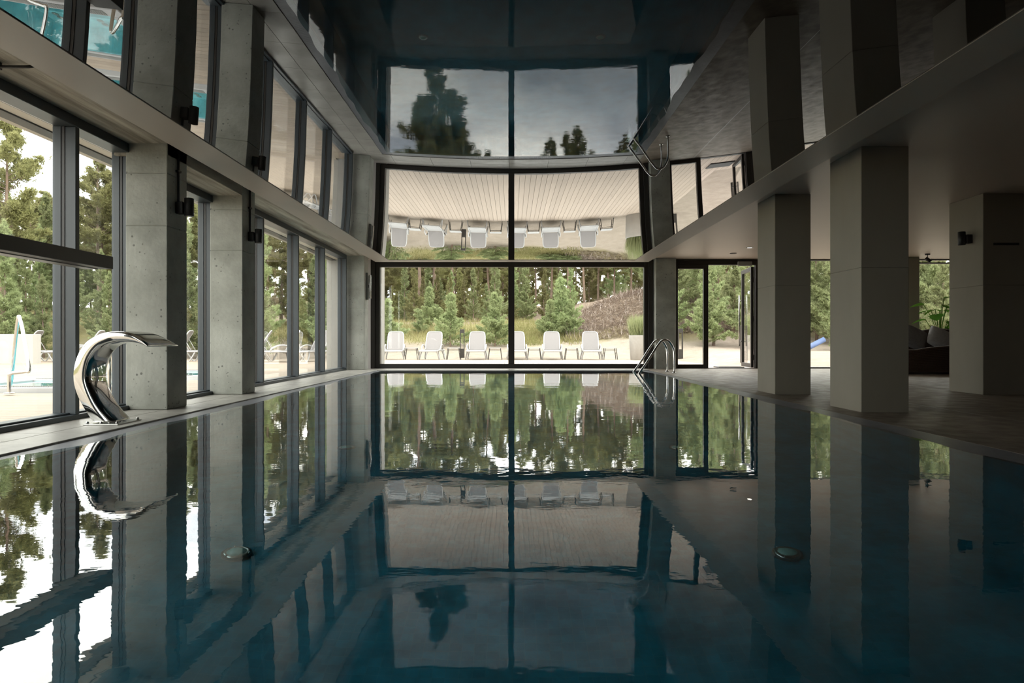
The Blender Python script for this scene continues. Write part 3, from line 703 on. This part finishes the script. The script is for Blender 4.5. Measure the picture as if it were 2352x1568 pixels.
tag(root, 'leafy green plant in a pale pot behind the sofa', 'plant')

# ================================================================ OUTSIDE
# --- ground
def gz(x, y):
    def ss(a, b, t): t = max(0.0, min(1.0, (t-a)/(b-a))); return t*t*(3-2*t)
    z = -0.09
    z += 0.05*math.sin(x*0.9+1.3)*math.sin(y*0.8)*ss(17.5, 24, y)
    z += 0.066*ss(22.7, 23.05, y)
    z += 1.60*ss(24.2, 36.0, y)+0.3*ss(37, 60, y)+2.6*ss(58, 112, y)
    z += 1.45*ss(2.2, 6.4, x+0.10*(y-32))*ss(27.5, 33.5, y)*(1-0.6*ss(7.5, 13, x))
    z += 0.30*ss(5.5, 7.5, x)*ss(17.6, 20.5, y)*(1-0.4*ss(22, 27, y))
    z += 1.0*ss(17, 26, -x)
    return z
xs_ = np.concatenate([np.linspace(-70, -18, 27)[:-1], np.linspace(-18, 14, 81)[:-1], np.linspace(14, 70, 29)])
ys_ = np.concatenate([np.linspace(-30, 14, 23)[:-1], np.linspace(14, 40, 79)[:-1], np.linspace(40, 110, 29)])
vs = []; 
for y in ys_:
    for x in xs_:
        z = gz(x, y)
        if -4.5 < x < 11.0 and y < 16.4: z = -0.5 if not (-3.0 < x < 3.0 and y < 15.2) else -1.7
        vs.append((x, y, z))
nX = len(xs_); fs = [(j*nX+i, j*nX+i+1, (j+1)*nX+i+1, (j+1)*nX+i) for j in range(len(ys_)-1) for i in range(nX-1)
      if not (-4.0 < xs_[i] and xs_[i+1] < 10.6 and ys_[j+1] < 16.0)
      and not (-10.5 < xs_[i] and xs_[i+1] < -4.0 and 5.5 < ys_[j] and ys_[j+1] < 16.0)]
me = bpy.data.meshes.new('ground'); me.from_pydata(vs, [], fs); me.polygons.foreach_set('use_smooth', [True]*len(fs)); me.update()
struct(link('ground', me, M['ground']), 'sandy ground rising to dry grass and a brushwood bank')

# --- timber decks, plank by plank
dk = struct(MB().box(-4.2, 5.4, 15.95, 23.0, -0.16, -0.047).build('floor_deck', M['darkbrown']), 'pale timber deck outside the far window')
PW = 0.14; pc = {}
def plank(root, x0, x1, y0, y1, m):
    key = (round(x1-x0, 3), round(y1-y0, 3))
    if key not in pc: pc[key] = MB().box(-(x1-x0)/2, (x1-x0)/2, -(y1-y0)/2, (y1-y0)/2, -0.026, 0.0, 0.003).mesh('plank')
    o = link('plank', pc[key], M[m], root); o.location = ((x0+x1)/2, (y0+y1)/2, -0.02)
x = -3.02
while x < 5.32: plank(dk, x, x+PW-0.006, 15.96, 23.0, 'plank'); x += PW
while x < 8.6: plank(dk, x, x+PW-0.006, 15.96, 17.4, 'plank'); x += PW
x = -3.02-PW
while x > -4.3: plank(dk, x, x+PW-0.006, 16.26, 23.0, 'plank'); x -= PW
MB().box(5.4, 8.6, 15.95, 17.4, -0.16, -0.05).build('joists', M['darkbrown'], dk)
tubs = [(-7.6, -5.25, 8.75, 10.75), (-7.6, -5.25, 11.6, 13.85)]
dl = struct(MB().box(-16.0, -3.87, 2.5, 4.5, -0.16, -0.05).build('floor_deck_left', M['darkbrown']), 'timber deck around the outdoor tubs on the left')
MB().box(-16.0, -4.21, 13.9, 22.3, -0.16, -0.05).build('joists', M['darkbrown'], dl)
MB().box(-5.24, -3.87, 4.5, 15.8, -0.16, -0.05).build('joists', M['darkbrown'], dl)
MB().box(-16.0, -7.61, 4.5, 13.9, -0.16, -0.05).build('joists', M['darkbrown'], dl)
MB().box(-7.6, -5.25, 4.5, 8.74, -0.16, -0.05).build('joists', M['darkbrown'], dl)
y = 2.55
while y < 22.2:
    segs = [(-16.0, -3.87 if y < 15.7 else -4.22)]
    for (tx0, tx1, ty0, ty1) in tubs:
        if y+PW > ty0 and y < ty1: segs = [(-16.0, tx0-0.005), (tx1+0.005, -3.87)]
    for a, b in segs: plank(dl, a, b, y, y+PW-0.006, 'plankx')
    y += PW
# --- outdoor tubs
for q, (tx0, tx1, ty0, ty1) in enumerate(tubs):
    cx, cy_ = (tx0+tx1)/2, (ty0+ty1)/2; root = empty('hot_tub', (cx, cy_, 0.0)); w, d = (tx1-tx0)/2, (ty1-ty0)/2; r_ = 0.22
    mb = MB(); mb.box(-w, w, -d, -d+r_, -0.6, 0.05, 0.012); mb.box(-w, w, d-r_, d, -0.6, 0.05, 0.012); mb.box(-w, -w+r_, -d+r_, d-r_, -0.6, 0.05, 0.012); mb.box(w-r_, w, -d+r_, d-r_, -0.6, 0.05, 0.012)
    mb.build('rim', M['white'], root)
    mb = MB(); wi, di = w-r_, d-r_; mb.box(-wi, wi, -di, di, -0.95, -0.85)
    for a, b, c_, e_ in ((-wi, -wi+0.02, -di, di), (wi-0.02, wi, -di, di), (-wi, wi, -di, -di+0.02), (-wi, wi, di-0.02, di)): mb.box(a, b, c_, e_, -0.85, 0.02)
    mb.box(-wi+0.02, wi-0.02, di-0.4, di-0.02, -0.85, -0.40)
    mb.build('basin', M['tubtile'], root)
    gm = MB()
    for k in range(int(2*wi/0.03)): gm.box(-wi+k*0.03, -wi+k*0.03+0.018, -d+0.05, -d+0.18, 0.0505, 0.058)
    for k in range(int(2*wi/0.03)): gm.box(-wi+k*0.03, -wi+k*0.03+0.018, d-0.18, d-0.05, 0.0505, 0.058)
    tag(gm.build('grating', M['greybox'], root), kind='stuff')
    MB().add([(-wi, -di, 0.022), (wi, -di, 0.022), (wi, di, 0.022), (-wi, di, 0.022)], [(0, 1, 2, 3)]).build('water', M['tubwater'], root)
    for k in range(6): MB().lathe([(0.05, 0), (0.05, 0.01), (0.02, 0.02), (0, 0.02)], 12, (-wi+0.25+0.35*(k % 3), di-0.3+0.12*(k//3), -0.40)).build('jet', M['greybox'], root)
    tag(root, 'white rimmed outdoor hot tub with teal water, %s' % ('nearer of the two' if q == 0 else 'farther of the two'), 'hot tub', 'outdoor hot tubs left of the windows')
# handrails
root = empty('handrail', (-6.15, 8.35, 0)); 
MB().tube(smooth_path([(0, 0, 0.0), (0.0, 0, 0.20), (0.03, 0, 0.25), (0.16, 0.05, 0.27), (0.20, 0.06, 0.31), (0.0, 0.25, 0.70), (-0.10, 0.33, 0.90), (-0.20, 0.42, 0.90), (-0.55, 0.80, 0.2), (-0.62, 0.86, 0.052)], 6), 0.022, 10).build('tube', M['chrome'], root)
MB().lathe([(0.06, 0), (0.06, 0.012), (0.026, 0.02)], 16).build('flange', M['chrome'], root)
tag(root, 'bent chrome handrail of the nearer tub at the left photo edge', 'handrail')
root = empty('handrail', (-4.72, 8.0, 0))
MB().tube(smooth_path([(0, 0, 0), (0, 0, 0.40), (-0.05, 0.02, 0.47), (-0.40, 0.45, 0.47), (-0.46, 0.50, 0.40), (-0.5, 0.62, 0.06)], 6), 0.022, 10).build('tube', M['chrome'], root)
MB().lathe([(0.06, 0), (0.06, 0.012), (0.026, 0.02)], 16).build('flange', M['chrome'], root)
tag(root, 'low chrome handrail seen behind the steel fountain', 'handrail')
# low white walls
tag(MB().box(-17.0, -13.62, 19.4, 19.75, -0.15, 0.82, 0.01).build('low_wall', M['wplaster']), 'low white wall outside at the left photo edge', 'wall')

# --- loungers
def make_lounger():
    root = empty('sun_lounger', (0, 0, 0))        # foot end toward -y
    w = 0.31; sz = 0.33
    fr = MB()
    for s_ in (-1, 1): fr.tube(smooth_path([(s_*w, -0.92, sz-0.02), (s_*w, -0.6, sz), (s_*w, 0.2, sz), (s_*w, 0.92, sz)], 4), 0.030, 8)
    fr.tube([(-w, -0.93, sz-0.02), (w, -0.93, sz-0.02)], 0.030, 8); fr.tube([(-w, 0.93, sz), (w, 0.93, sz)], 0.026, 8); fr.tube([(-w, 0.2, sz-0.01), (w, 0.2, sz-0.01)], 0.02, 8)
    fr.build('frame', M['white'], root)
    vs = []; fs = []; n = 10
    for i in range(n+1):
        t = i/n; y = -0.90+1.10*t; z = sz+0.012-0.018*math.sin(PI*t)
        vs += [(-w+0.01, y, z), (w-0.01, y, z), (-w+0.01, y, z-0.012), (w-0.01, y, z-0.012)]
    for i in range(n):
        a = i*4; b = a+4; fs += [(a, a+1, b+1, b), (a+2, b+2, b+3, a+3), (a, b, b+2, a+2), (a+1, a+3, b+3, b+1)]
    fs += [(0, 2, 3, 1), (n*4, n*4+1, n*4+3, n*4+2)]
    MB().add(vs, fs, False).build('seat', M['white'], root)
    th = math.radians(57); L = 0.78
    def bp(x, t): return (x, 0.22+L*t*math.cos(th), sz+0.02+L*t*math.sin(th)+0.05*math.sin(PI*t)*0)
    out = [bp(-0.285, 0.0), bp(-0.292, 0.4), bp(-0.285, 0.75), bp(-0.262, 0.93), bp(-0.20, 1.0), bp(0, 1.012), bp(0.20, 1.0), bp(0.262, 0.93), bp(0.285, 0.75), bp(0.292, 0.4), bp(0.285, 0.0)]
    bf = MB().tube(smooth_path(out, 4), 0.020, 8).build('back_frame', M['white'], root)
    o2 = [Vector(p) for p in smooth_path(out, 4)]; nrm = Vector((0, -math.sin(th), math.cos(th)))*0.006; n2 = len(o2)
    vs = [p+nrm for p in o2]+[p-nrm for p in o2]
    MB().add(vs, [tuple(range(n2)), tuple(range(2*n2-1, n2-1, -1))]+[(i, i+n2, (i+1) % n2+n2, (i+1) % n2) for i in range(n2)]).build('back_sling', M['sling'], bf)
    for s_ in (-1, 1):
        X = s_*0.345
        MB().tube(smooth_path([(s_*0.31, -0.25, sz), (X, -0.20, sz+0.10), (X, 0.0, sz+0.195), (X, 0.22, sz+0.20), (X, 0.40, sz+0.12), (s_*0.31, 0.46, sz)], 5), 0.022, 8).build('armrest', M['white'], root)
    for s_ in (-1, 1):
        for yy in (-0.62, 0.62):
            X = s_*0.33
            MB().tube(smooth_path([(s_*0.30, yy-0.22, sz-0.01), (X+s_*0.02, yy-0.10, 0.12), (X+s_*0.03, yy-0.02, 0.016), (X+s_*0.03, yy+0.05, 0.016), (X+s_*0.02, yy+0.12, 0.12), (s_*0.30, yy+0.22, sz-0.01)], 5), 0.021, 8).build('leg', M['white'], root)
    for s_ in (-1, 1): MB().tube([(s_*0.25, 0.72, sz), bp(s_*0.25, 0.62)], 0.012, 6).build('back_stay', M['white'], bf)
    return root
LZ = make_lounger()
px_l = [905, 991, 1094, 1187, 1268, 1358]
names = ['leftmost white lounger of the far row, cut by the window frame', 'second white lounger from left in the far row', 'white lounger just right of the dark bollard in the far row', 'white lounger partly hidden by the far window mullion', 'first white lounger right of the mullion fully in view', 'rightmost white lounger of the far row, nearest the planter']
def gdeck(): return -0.02
YL = 22.35
for i, px in enumerate(px_l):
    o = LZ if i == 0 else copy_tree(LZ)
    o.scale = (0.95, 0.95, 0.95); o.location = ((px-1175.5)*23.6/F, 23.72, gdeck()); o.rotation_euler = (0, 0, [0.10, -0.05, 0.0, 0.02, -0.03, -0.06][i])
    tag(o, names[i], 'lounger', 'white loungers facing the far window')
left_l = [(-15.4, 21.3, 1.35, 'white lounger beside the low wall seen through nearest left window'), (-13.4, 21.2, 1.35, 'white lounger seen through the pane beside the large column'), (-10.7, 21.4, 1.4, 'white lounger seen between the two left columns'),
          (-8.15, 21.3, 1.3, 'first white lounger seen past the second column'), (-7.15, 20.9, 1.2, 'middle white lounger seen through panes past the second column'), (-6.3, 21.5, 0.5, 'white lounger behind the second mullion past the second column')]
for x, y, rz, lb in left_l:
    o = copy_tree(LZ); o.location = (x, y, gdeck()); o.rotation_euler = (0, 0, -rz); tag(o, lb, 'lounger', 'white loungers on the left deck')

# --- side tables
def make_table():
    root = empty('side_table', (0, 0, 0))
    MB().box(-0.205, 0.205, -0.205, 0.205, 0.385, 0.405, 0.006).build('top', M['white'], root)
    for sx in (-1, 1):
        for sy in (-1, 1): MB().bar((sx*0.235, sy*0.20, 0.0), (sx*0.185, sy*0.17, 0.385), 0.022, 0.022).build('leg', M['darkbrown'], root)
    for sx in (-1, 1): MB().bar((sx*0.205, -0.185, 0.23), (sx*0.205, 0.185, 0.23), 0.016, 0.016).build('rail', M['darkbrown'], root)
    for sy in (-1, 1): MB().bar((-0.195, sy*0.178, 0.33), (0.195, sy*0.178, 0.33), 0.016, 0.016).build('rail', M['darkbrown'], root)
    return root
TB = make_table()
tl = ['side table between the first and second far loungers', 'side table beside the dark bollard', 'side table just left of the window mullion', 'side table between fourth and fifth far loungers', 'side table between fifth and sixth far loungers', 'side table right of the last far lounger']
for i, px in enumerate([947, 1043, 1137, 1226, 1311, 1398]):
    o = TB if i == 0 else copy_tree(TB); o.location = ((px-1175.5)*23.6/F, 23.35, -0.02)
    tag(o, 'small white topped '+tl[i], 'side table', 'small side tables between the loungers')
# --- bollards
def make_bollard():
    root = empty('bollard_lamp', (0, 0, 0))
    MB().box(-0.085, 0.085, -0.06, 0.06, 0, 0.34, 0.004).build('base', M['darkbrown'], root)
    for s_ in (-1, 1): MB().box(s_*0.071-0.014, s_*0.071+0.014, -0.06, 0.06, 0.3401, 0.92).build('upright', M['darkbrown'], root)
    MB().box(-0.085, 0.085, -0.06, 0.06, 0.9201, 1.05, 0.004).build('head', M['darkbrown'], root)
    MB().box(-0.055, 0.055, -0.045, 0.045, 0.912, 0.9199).build('lens', M['greybox'], root)
    return root
BL = make_bollard()
for i, (px, y, lb) in enumerate(((1061, 25.2, 'dark open frame bollard lamp between the far loungers'), (1562, 23.6, 'dark bollard lamp seen through the door side light'), (1708, 19.3, 'dark bollard lamp seen past the open door leaf'))):
    o = BL if i == 0 else copy_tree(BL); x = (px-1175.5)*y/F; o.location = (x, y, gz(x, y) if y > 22.4 or x > 5.4 else -0.02); tag(o, lb, 'bollard', 'garden bollard lamps')
# --- planter with tall grass
px_ = at(1470, 825, 23.4); root = empty('planter', (px_.x, 23.0, -0.02))
MB().lathe([(0.40, 0), (0.455, 0.82), (0.46, 0.83), (0.41, 0.83), (0.40, 0.74), (0.0, 0.74)], 32).build('pot', M['pot'], root)
def blades(n, r0, r1, h0, h1, spread, w, seed, droop=0.2):
    rg = np.random.default_rng(seed); az = rg.uniform(0, 2*PI, n); rr = np.sqrt(rg.uniform(r0*r0, r1*r1, n))
    base = np.stack([rr*np.cos(az), rr*np.sin(az), np.zeros(n)], 1); h = rg.uniform(h0, h1, n)
    d = rg.normal(0, spread, (n, 2)); tip = base+np.stack([d[:, 0]*h+base[:, 0]*droop, d[:, 1]*h+base[:, 1]*droop, h], 1)
    a2 = rg.uniform(0, 2*PI, n); s_ = np.stack([np.cos(a2), np.sin(a2), np.zeros(n)], 1)*w
    v = np.stack([base-s_, base+s_, tip], 1).reshape(-1, 3); return v, np.arange(3*n).reshape(-1, 3)
v, t = blades(2600, 0, 0.38, 0.35, 0.85, 0.16, 0.012, 3); v[:, 2] += 0.74
tag(link('foliage', np_mesh('planter_foliage', v, t), M['pine_y'], root), kind='stuff')
tag(root, 'tall pale concrete planter with upright green shrub', 'planter')
# --- door mat, blue tube
tag(MB().box(5.0, 5.62, 16.5, 16.95, -0.019, 0.006, 0.004).build('door_mat', M['black']), 'dark mat on the deck outside the open door', 'mat')
y = 25.0; a = at(1852, 800, y); b = at(1893, 779, y)
a = b+(a-b)*1.75
root = MB().tube([a, a.lerp(b, 0.5), b], [0.10, 0.10, 0.095], 14).build('blue_tube', M['blue'])
tag(root, 'pale blue plastic tube leaning out of the sand bank', 'tube')

# --- grass and brushwood
rg = np.random.default_rng(11); n = 26000
gx = rg.uniform(-16, 3.0, n); gy = 28.2+rg.gamma(2.0, 1.7, n)
keep = (np.sin(gx*0.8+1)+np.sin(gy*1.3+gx*0.4)+rg.normal(0, 0.8, n)) > -0.9
gx, gy = gx[keep], gy[keep]; n = len(gx); gzv = np.array([gz(x, y) for x, y in zip(gx, gy)])
base = np.stack([gx, gy, gzv-0.01], 1); h = rg.uniform(0.10, 0.34, n)
tip = base+np.stack([rg.normal(0, 0.09, n), rg.normal(0, 0.09, n), h], 1); a2 = rg.uniform(0, 2*PI, n); s_ = np.stack([np.cos(a2), np.sin(a2), np.zeros(n)], 1)*0.013
v = np.stack([base-s_, base+s_, tip], 1).reshape(-1, 3)
tag(link('grass', np_mesh('grass', v, np.arange(3*n).reshape(-1, 3)), M['grass']), 'dry yellow green grass behind the loungers', 'grass', None, 'stuff')
n = 11000; x_ = rg.uniform(2.2, 9.5, n); y_ = rg.uniform(29.0, 35.5, n)
base = np.stack([x_, y_, [gz(a, b)+0.02 for a, b in zip(x_, y_)]], 1)
d = rg.normal(0, 1, (n, 3)); d[:, 2] = np.abs(d[:, 2])*0.35; d /= np.linalg.norm(d, axis=1)[:, None]; L = rg.uniform(0.2, 0.75, n)[:, None]
sd = np.cross(d, [0, 0.3, 1.0]); sd /= np.linalg.norm(sd, axis=1)[:, None]
v = np.stack([base-sd*0.011, base+sd*0.011, base+d*L], 1).reshape(-1, 3)
tag(link('brushwood', np_mesh('brushwood', v, np.arange(3*n).reshape(-1, 3)), M['twig']), 'grey brown brushwood heaped on the bank behind the planter', 'brushwood', None, 'stuff')

# --- pines
def tuft_tris(pos, dr, L, nn, rg, spread):
    n = len(pos); p = np.repeat(pos, nn, 0); d = np.repeat(dr, nn, 0)+rg.normal(0, spread, (n*nn, 3)); d /= np.linalg.norm(d, axis=1)[:, None]+1e-9
    s_ = np.cross(d, rg.normal(0, 1, (n*nn, 3))); s_ /= np.linalg.norm(s_, axis=1)[:, None]+1e-9
    l = L*rg.uniform(0.7, 1.25, (n*nn, 1)); w = l*0.11
    v = np.stack([p-s_*w, p+s_*w, p+d*l], 1).reshape(-1, 3)
    return v, np.arange(3*n*nn).reshape(-1, 3)
def pine(name, h, cb, R, nb, per, kind, seed, fm, L=0.17, tr=0.13):
    rg = np.random.default_rng(seed); root = empty(name)
    lean = rg.normal(0, 0.02, 2)*h
    def axis(z): t = z/h; return np.array([lean[0]*t*t+0.05*math.sin(z*0.7+seed), lean[1]*t*t+0.05*math.cos(z*0.6+seed), z])
    zs = np.linspace(-0.15, h*0.98, 12); MB().tube([axis(z) for z in zs], [tr*(1-0.86*max(0, z)/h) for z in zs], 8).build('trunk', M['bark'], root)
    bmb = MB(); P = []; D = []
    for k in range(nb):
        u = (k+rg.uniform(0, 1))/nb; z0 = cb+(h*0.985-cb)*u
        if kind == 'tall': prof = (0.55+0.45*math.sin(PI*min(1, u*1.15+0.12)))*(1-0.72*u**2.5); el = math.radians(5+45*u+rg.normal(0, 10))
        else: prof = (1-0.93*u)**0.8*(0.75+0.25*math.sin(u*9)); el = math.radians(14+42*u+rg.normal(0, 6))
        l = R*prof*rg.uniform(0.7, 1.12); az = rg.uniform(0, 2*PI)
        o = axis(z0); dv = np.array([math.cos(az)*math.cos(el), math.sin(az)*math.cos(el), math.sin(el)])
        pts = [o+dv*l*t+np.array([0, 0, 0.16*l*t*t]) for t in (0, 0.35, 0.7, 1.0)]
        bmb.tube(pts, [max(0.008, tr*0.22*(1-u*0.6))*(1-0.8*t) for t in (0, 0.35, 0.7, 1.0)], 4, cap=False)
        m = max(8, int(per*(0.35+prof)))
        t = rg.uniform(0.40 if kind == 'tall' else 0.12, 1.05, m)**(0.75)
        base = o+dv*l*t[:, None]+np.stack([0*t, 0*t, 0.16*l*t*t], 1)
        spr = (0.09+0.15*l*(1.15-t)) if kind == 'tall' else (0.03+0.16*l*(1.1-t))
        off = rg.normal(0, 1, (m, 3))*spr[:, None]*np.array([1, 1, 0.42]); P.append(base+off)
        dd = dv*0.8+off*1.2+np.array([0, 0, 0.55]); D.append(dd/np.linalg.norm(dd, axis=1)[:, None])
    if kind == 'tall':
        for k in range(7):
            z0 = cb*rg.uniform(0.35, 1.0); az = rg.uniform(0, 2*PI); l = rg.uniform(0.3, 0.9); o = axis(z0); bmb.tube([o, o+np.array([math.cos(az)*l, math.sin(az)*l, -0.1])], [0.02, 0.006], 4, cap=False)
    else:
        for k in range(9): P.append(axis(h*0.9)[None]+rg.normal(0, 0.03, (12, 3))+np.array([0, 0, 1])*rg.uniform(0, h*0.13, (12, 1))); D.append(np.tile([0, 0, 1.0], (12, 1))+rg.normal(0, 0.3, (12, 3)))
    bmb.build('branches', M['bark'], root)
    v, t = tuft_tris(np.concatenate(P), np.concatenate(D), L, 6, rg, 0.55)
    tag(link('foliage', np_mesh(name+'_foliage', v, t), M[fm], root), kind='stuff')
    return root
TALL = [pine('tall_pine', 12.0, 4.6, 2.4, 48, 190, 'tall', 21+k, 'pine', 0.20, 0.16) for k in range(4)]
MID = [pine('pine_tree', 7.5, 0.35, 1.75, 66, 110, 'young', 41+k, 'pine_y' if k != 1 else 'pine', 0.17, 0.10) for k in range(3)]
YOUNG = [pine('young_pine', 2.6, 0.10, 1.2, 56, 95, 'young', 61+k, 'pine_y', 0.12, 0.045) for k in range(3)]
used = set()
def place(protos, i, x, y, s, label, cat, group, sz=None):
    p = protos[i % len(protos)]
    o = p if id(p) not in used else copy_tree(p); used.add(id(p))
    o.location = (x, y, gz(x, y)-0.03); o.rotation_euler = (0, 0, random.uniform(0, 2*PI)); o.scale = (s, s, sz or s*random.uniform(0.94, 1.08))
    tag(o, label, cat, group); return o
# young pines behind the loungers, each seen singly
yp = [(888, 27.5, 0.78, 'young pine at the left edge of the far window'), (965, 31.0, 0.42, 'small pale pine left of the bright young pine'), (988, 33.0, 0.72, 'slim olive pine behind the second lounger'), (1036, 28.0, 0.80, 'bright green young pine left of the bollard'), (1138, 28.2, 0.82, 'young pine with upright shoots left of the mullion'),
      (1262, 30.0, 0.66, 'lower left part of the bushy pine group right of the mullion'), (1286, 30.5, 0.90, 'tallest bushy young pine right of the mullion'), (1310, 30.2, 0.62, 'low bushy pine before the brushwood bank')]
for i, (px, y, s, lb) in enumerate(yp): place(YOUNG, i, (px-1175.5)*y/F, y, s, lb, 'pine', 'young pines behind the loungers')
rnd = random.Random(3)
# pines seen through the door and right windows
for i, (x, y, s) in enumerate([(6.4, 28.5, 0.62), (8.0, 27.2, 0.66), (7.3, 30.2, 0.72), (9.4, 29.0, 0.72), (8.7, 31.5, 0.80), (10.6, 27.6, 0.66), (11.4, 30.5, 0.78), (12.6, 28.3, 0.70), (13.6, 31.0, 0.8), (14.6, 28.0, 0.72), (15.8, 30.5, 0.8), (17.2, 28.6, 0.75), (18.5, 31, 0.8), (6.9, 33.5, 0.8), (10.2, 34.0, 0.85), (13.0, 34.5, 0.9), (16.5, 34.5, 0.9), (12.2, 25.6, 0.55), (16.0, 25.4, 0.62), (19.0, 27.5, 0.8), (17.6, 28.2, 0.95), (18.6, 30.0, 1.0), (12.9, 27.2, 0.78), (13.5, 29.6, 0.92), (9.0, 26.6, 0.55), (7.6, 26.9, 0.5)]):
    place([MID[0], MID[2]], i, x, y, s, 'dense fresh green pine beyond the open door and right windows', 'pine', 'fresh green pines right of the bank')
# pines outside the left windows
for i in range(34):
    y = rnd.uniform(24, 40); r_ = rnd.uniform(-0.86, -0.27); x = r_*y
    s = min(rnd.uniform(0.50, 0.90), (0.235*y-gz(x, y))/8.0)
    place(MID, i, x, y, s, 'bushy pine beyond the left windows', 'pine', 'bushy pines beyond the left windows')
for i in range(30):
    y = 23.8+5.5*((i*0.618) % 1.0); x = (-0.90+0.64*((i*0.7548+0.2) % 1.0))*y
    if x > -5.5: continue
    place([MID[0], MID[2]], i, x, y, rnd.uniform(0.36, 0.58), 'low fresh green pine bush at the edge of the left deck', 'pine', 'low pine bushes along the left deck')
for i in range(30):
    y = rnd.uniform(30, 52); r_ = -0.25-0.62*(i+rnd.uniform(0, 1))/30; x = r_*y
    place(TALL, i, x, y, (0.245*y+0.66-gz(x, y))/12.4*rnd.uniform(0.72, 1.0), 'tall pine rising behind the bushy pines on the left', 'pine', 'tall pines beyond the left windows')
nl = ['tall near pine against sky in the leftmost left pane', 'tall near pine cut by the left photo edge', 'tall pine seen in the narrow pane beside the large column', 'tall pine hidden mostly by the large concrete column']
for i, (px, y, s) in enumerate([(5, 26, 0.72), (-90, 27, 0.75), (225, 33, 0.66), (330, 36, 0.70)]):
    place(TALL, i, (px-1175.5)*y/F, y, s, nl[i], 'pine', 'near tall pines on the left')
for i in range(14):  # unseen pines added behind left so the steel fountain mirrors something darker
    a = math.radians(95+95*((i*0.618) % 1.0)); r_ = 26+20*((i*0.7548) % 1.0); x, y = -6-r_*math.sin(a-PI/2+0.55), 14+r_*math.cos(a-PI/2+0.55)-10
    place(MID if i % 2 else TALL, i, x, y, rnd.uniform(0.6, 0.85), 'unseen pine added left of the deck to darken the fountain reflection', 'pine', 'added unseen pines left of the deck')
# forest behind the loungers
for i in range(60):
    y = 48+36*((i*0.618) % 1.0); r_ = -0.27+0.62*((i*0.7548+0.13) % 1.0); x = r_*y
    place(TALL, i, x, y, rnd.uniform(0.58, 0.78)*(0.75+0.25*y/60), 'tall trunked pine in the forest behind the loungers', 'pine', 'pine forest behind the loungers')
for i in range(70):
    y = 50+45*((i*0.7548+0.4) % 1.0); x = (-0.30+0.66*((i*0.618+0.31) % 1.0))*y
    place(MID, 1 if i % 3 else 0, x, y, rnd.uniform(0.60, 0.90)*(0.6+0.4*y/60), 'dense pine closing the gaps deep in the forest', 'pine', 'background pines deep in the forest')
for i in range(26):
    y = rnd.uniform(38, 47); x = rnd.uniform(-0.2, 0.10)*y
    place(MID, i, x, y, rnd.uniform(0.30, 0.55), 'small understorey pine at the edge of the forest', 'pine', 'understorey pines at the forest edge')
tp = ['left one of three tallest pines standing above the forest', 'highest pine of the forest, mirrored in the ceiling', 'right one of three tallest pines standing above the forest']
for i, (px, y, s) in enumerate([(962, 46, 0.92), (1000, 47, 1.06), (1040, 48, 0.92)]):
    place(TALL, i, (px-1175.5)*y/F, y, s, tp[i], 'pine', 'tallest pines of the forest')
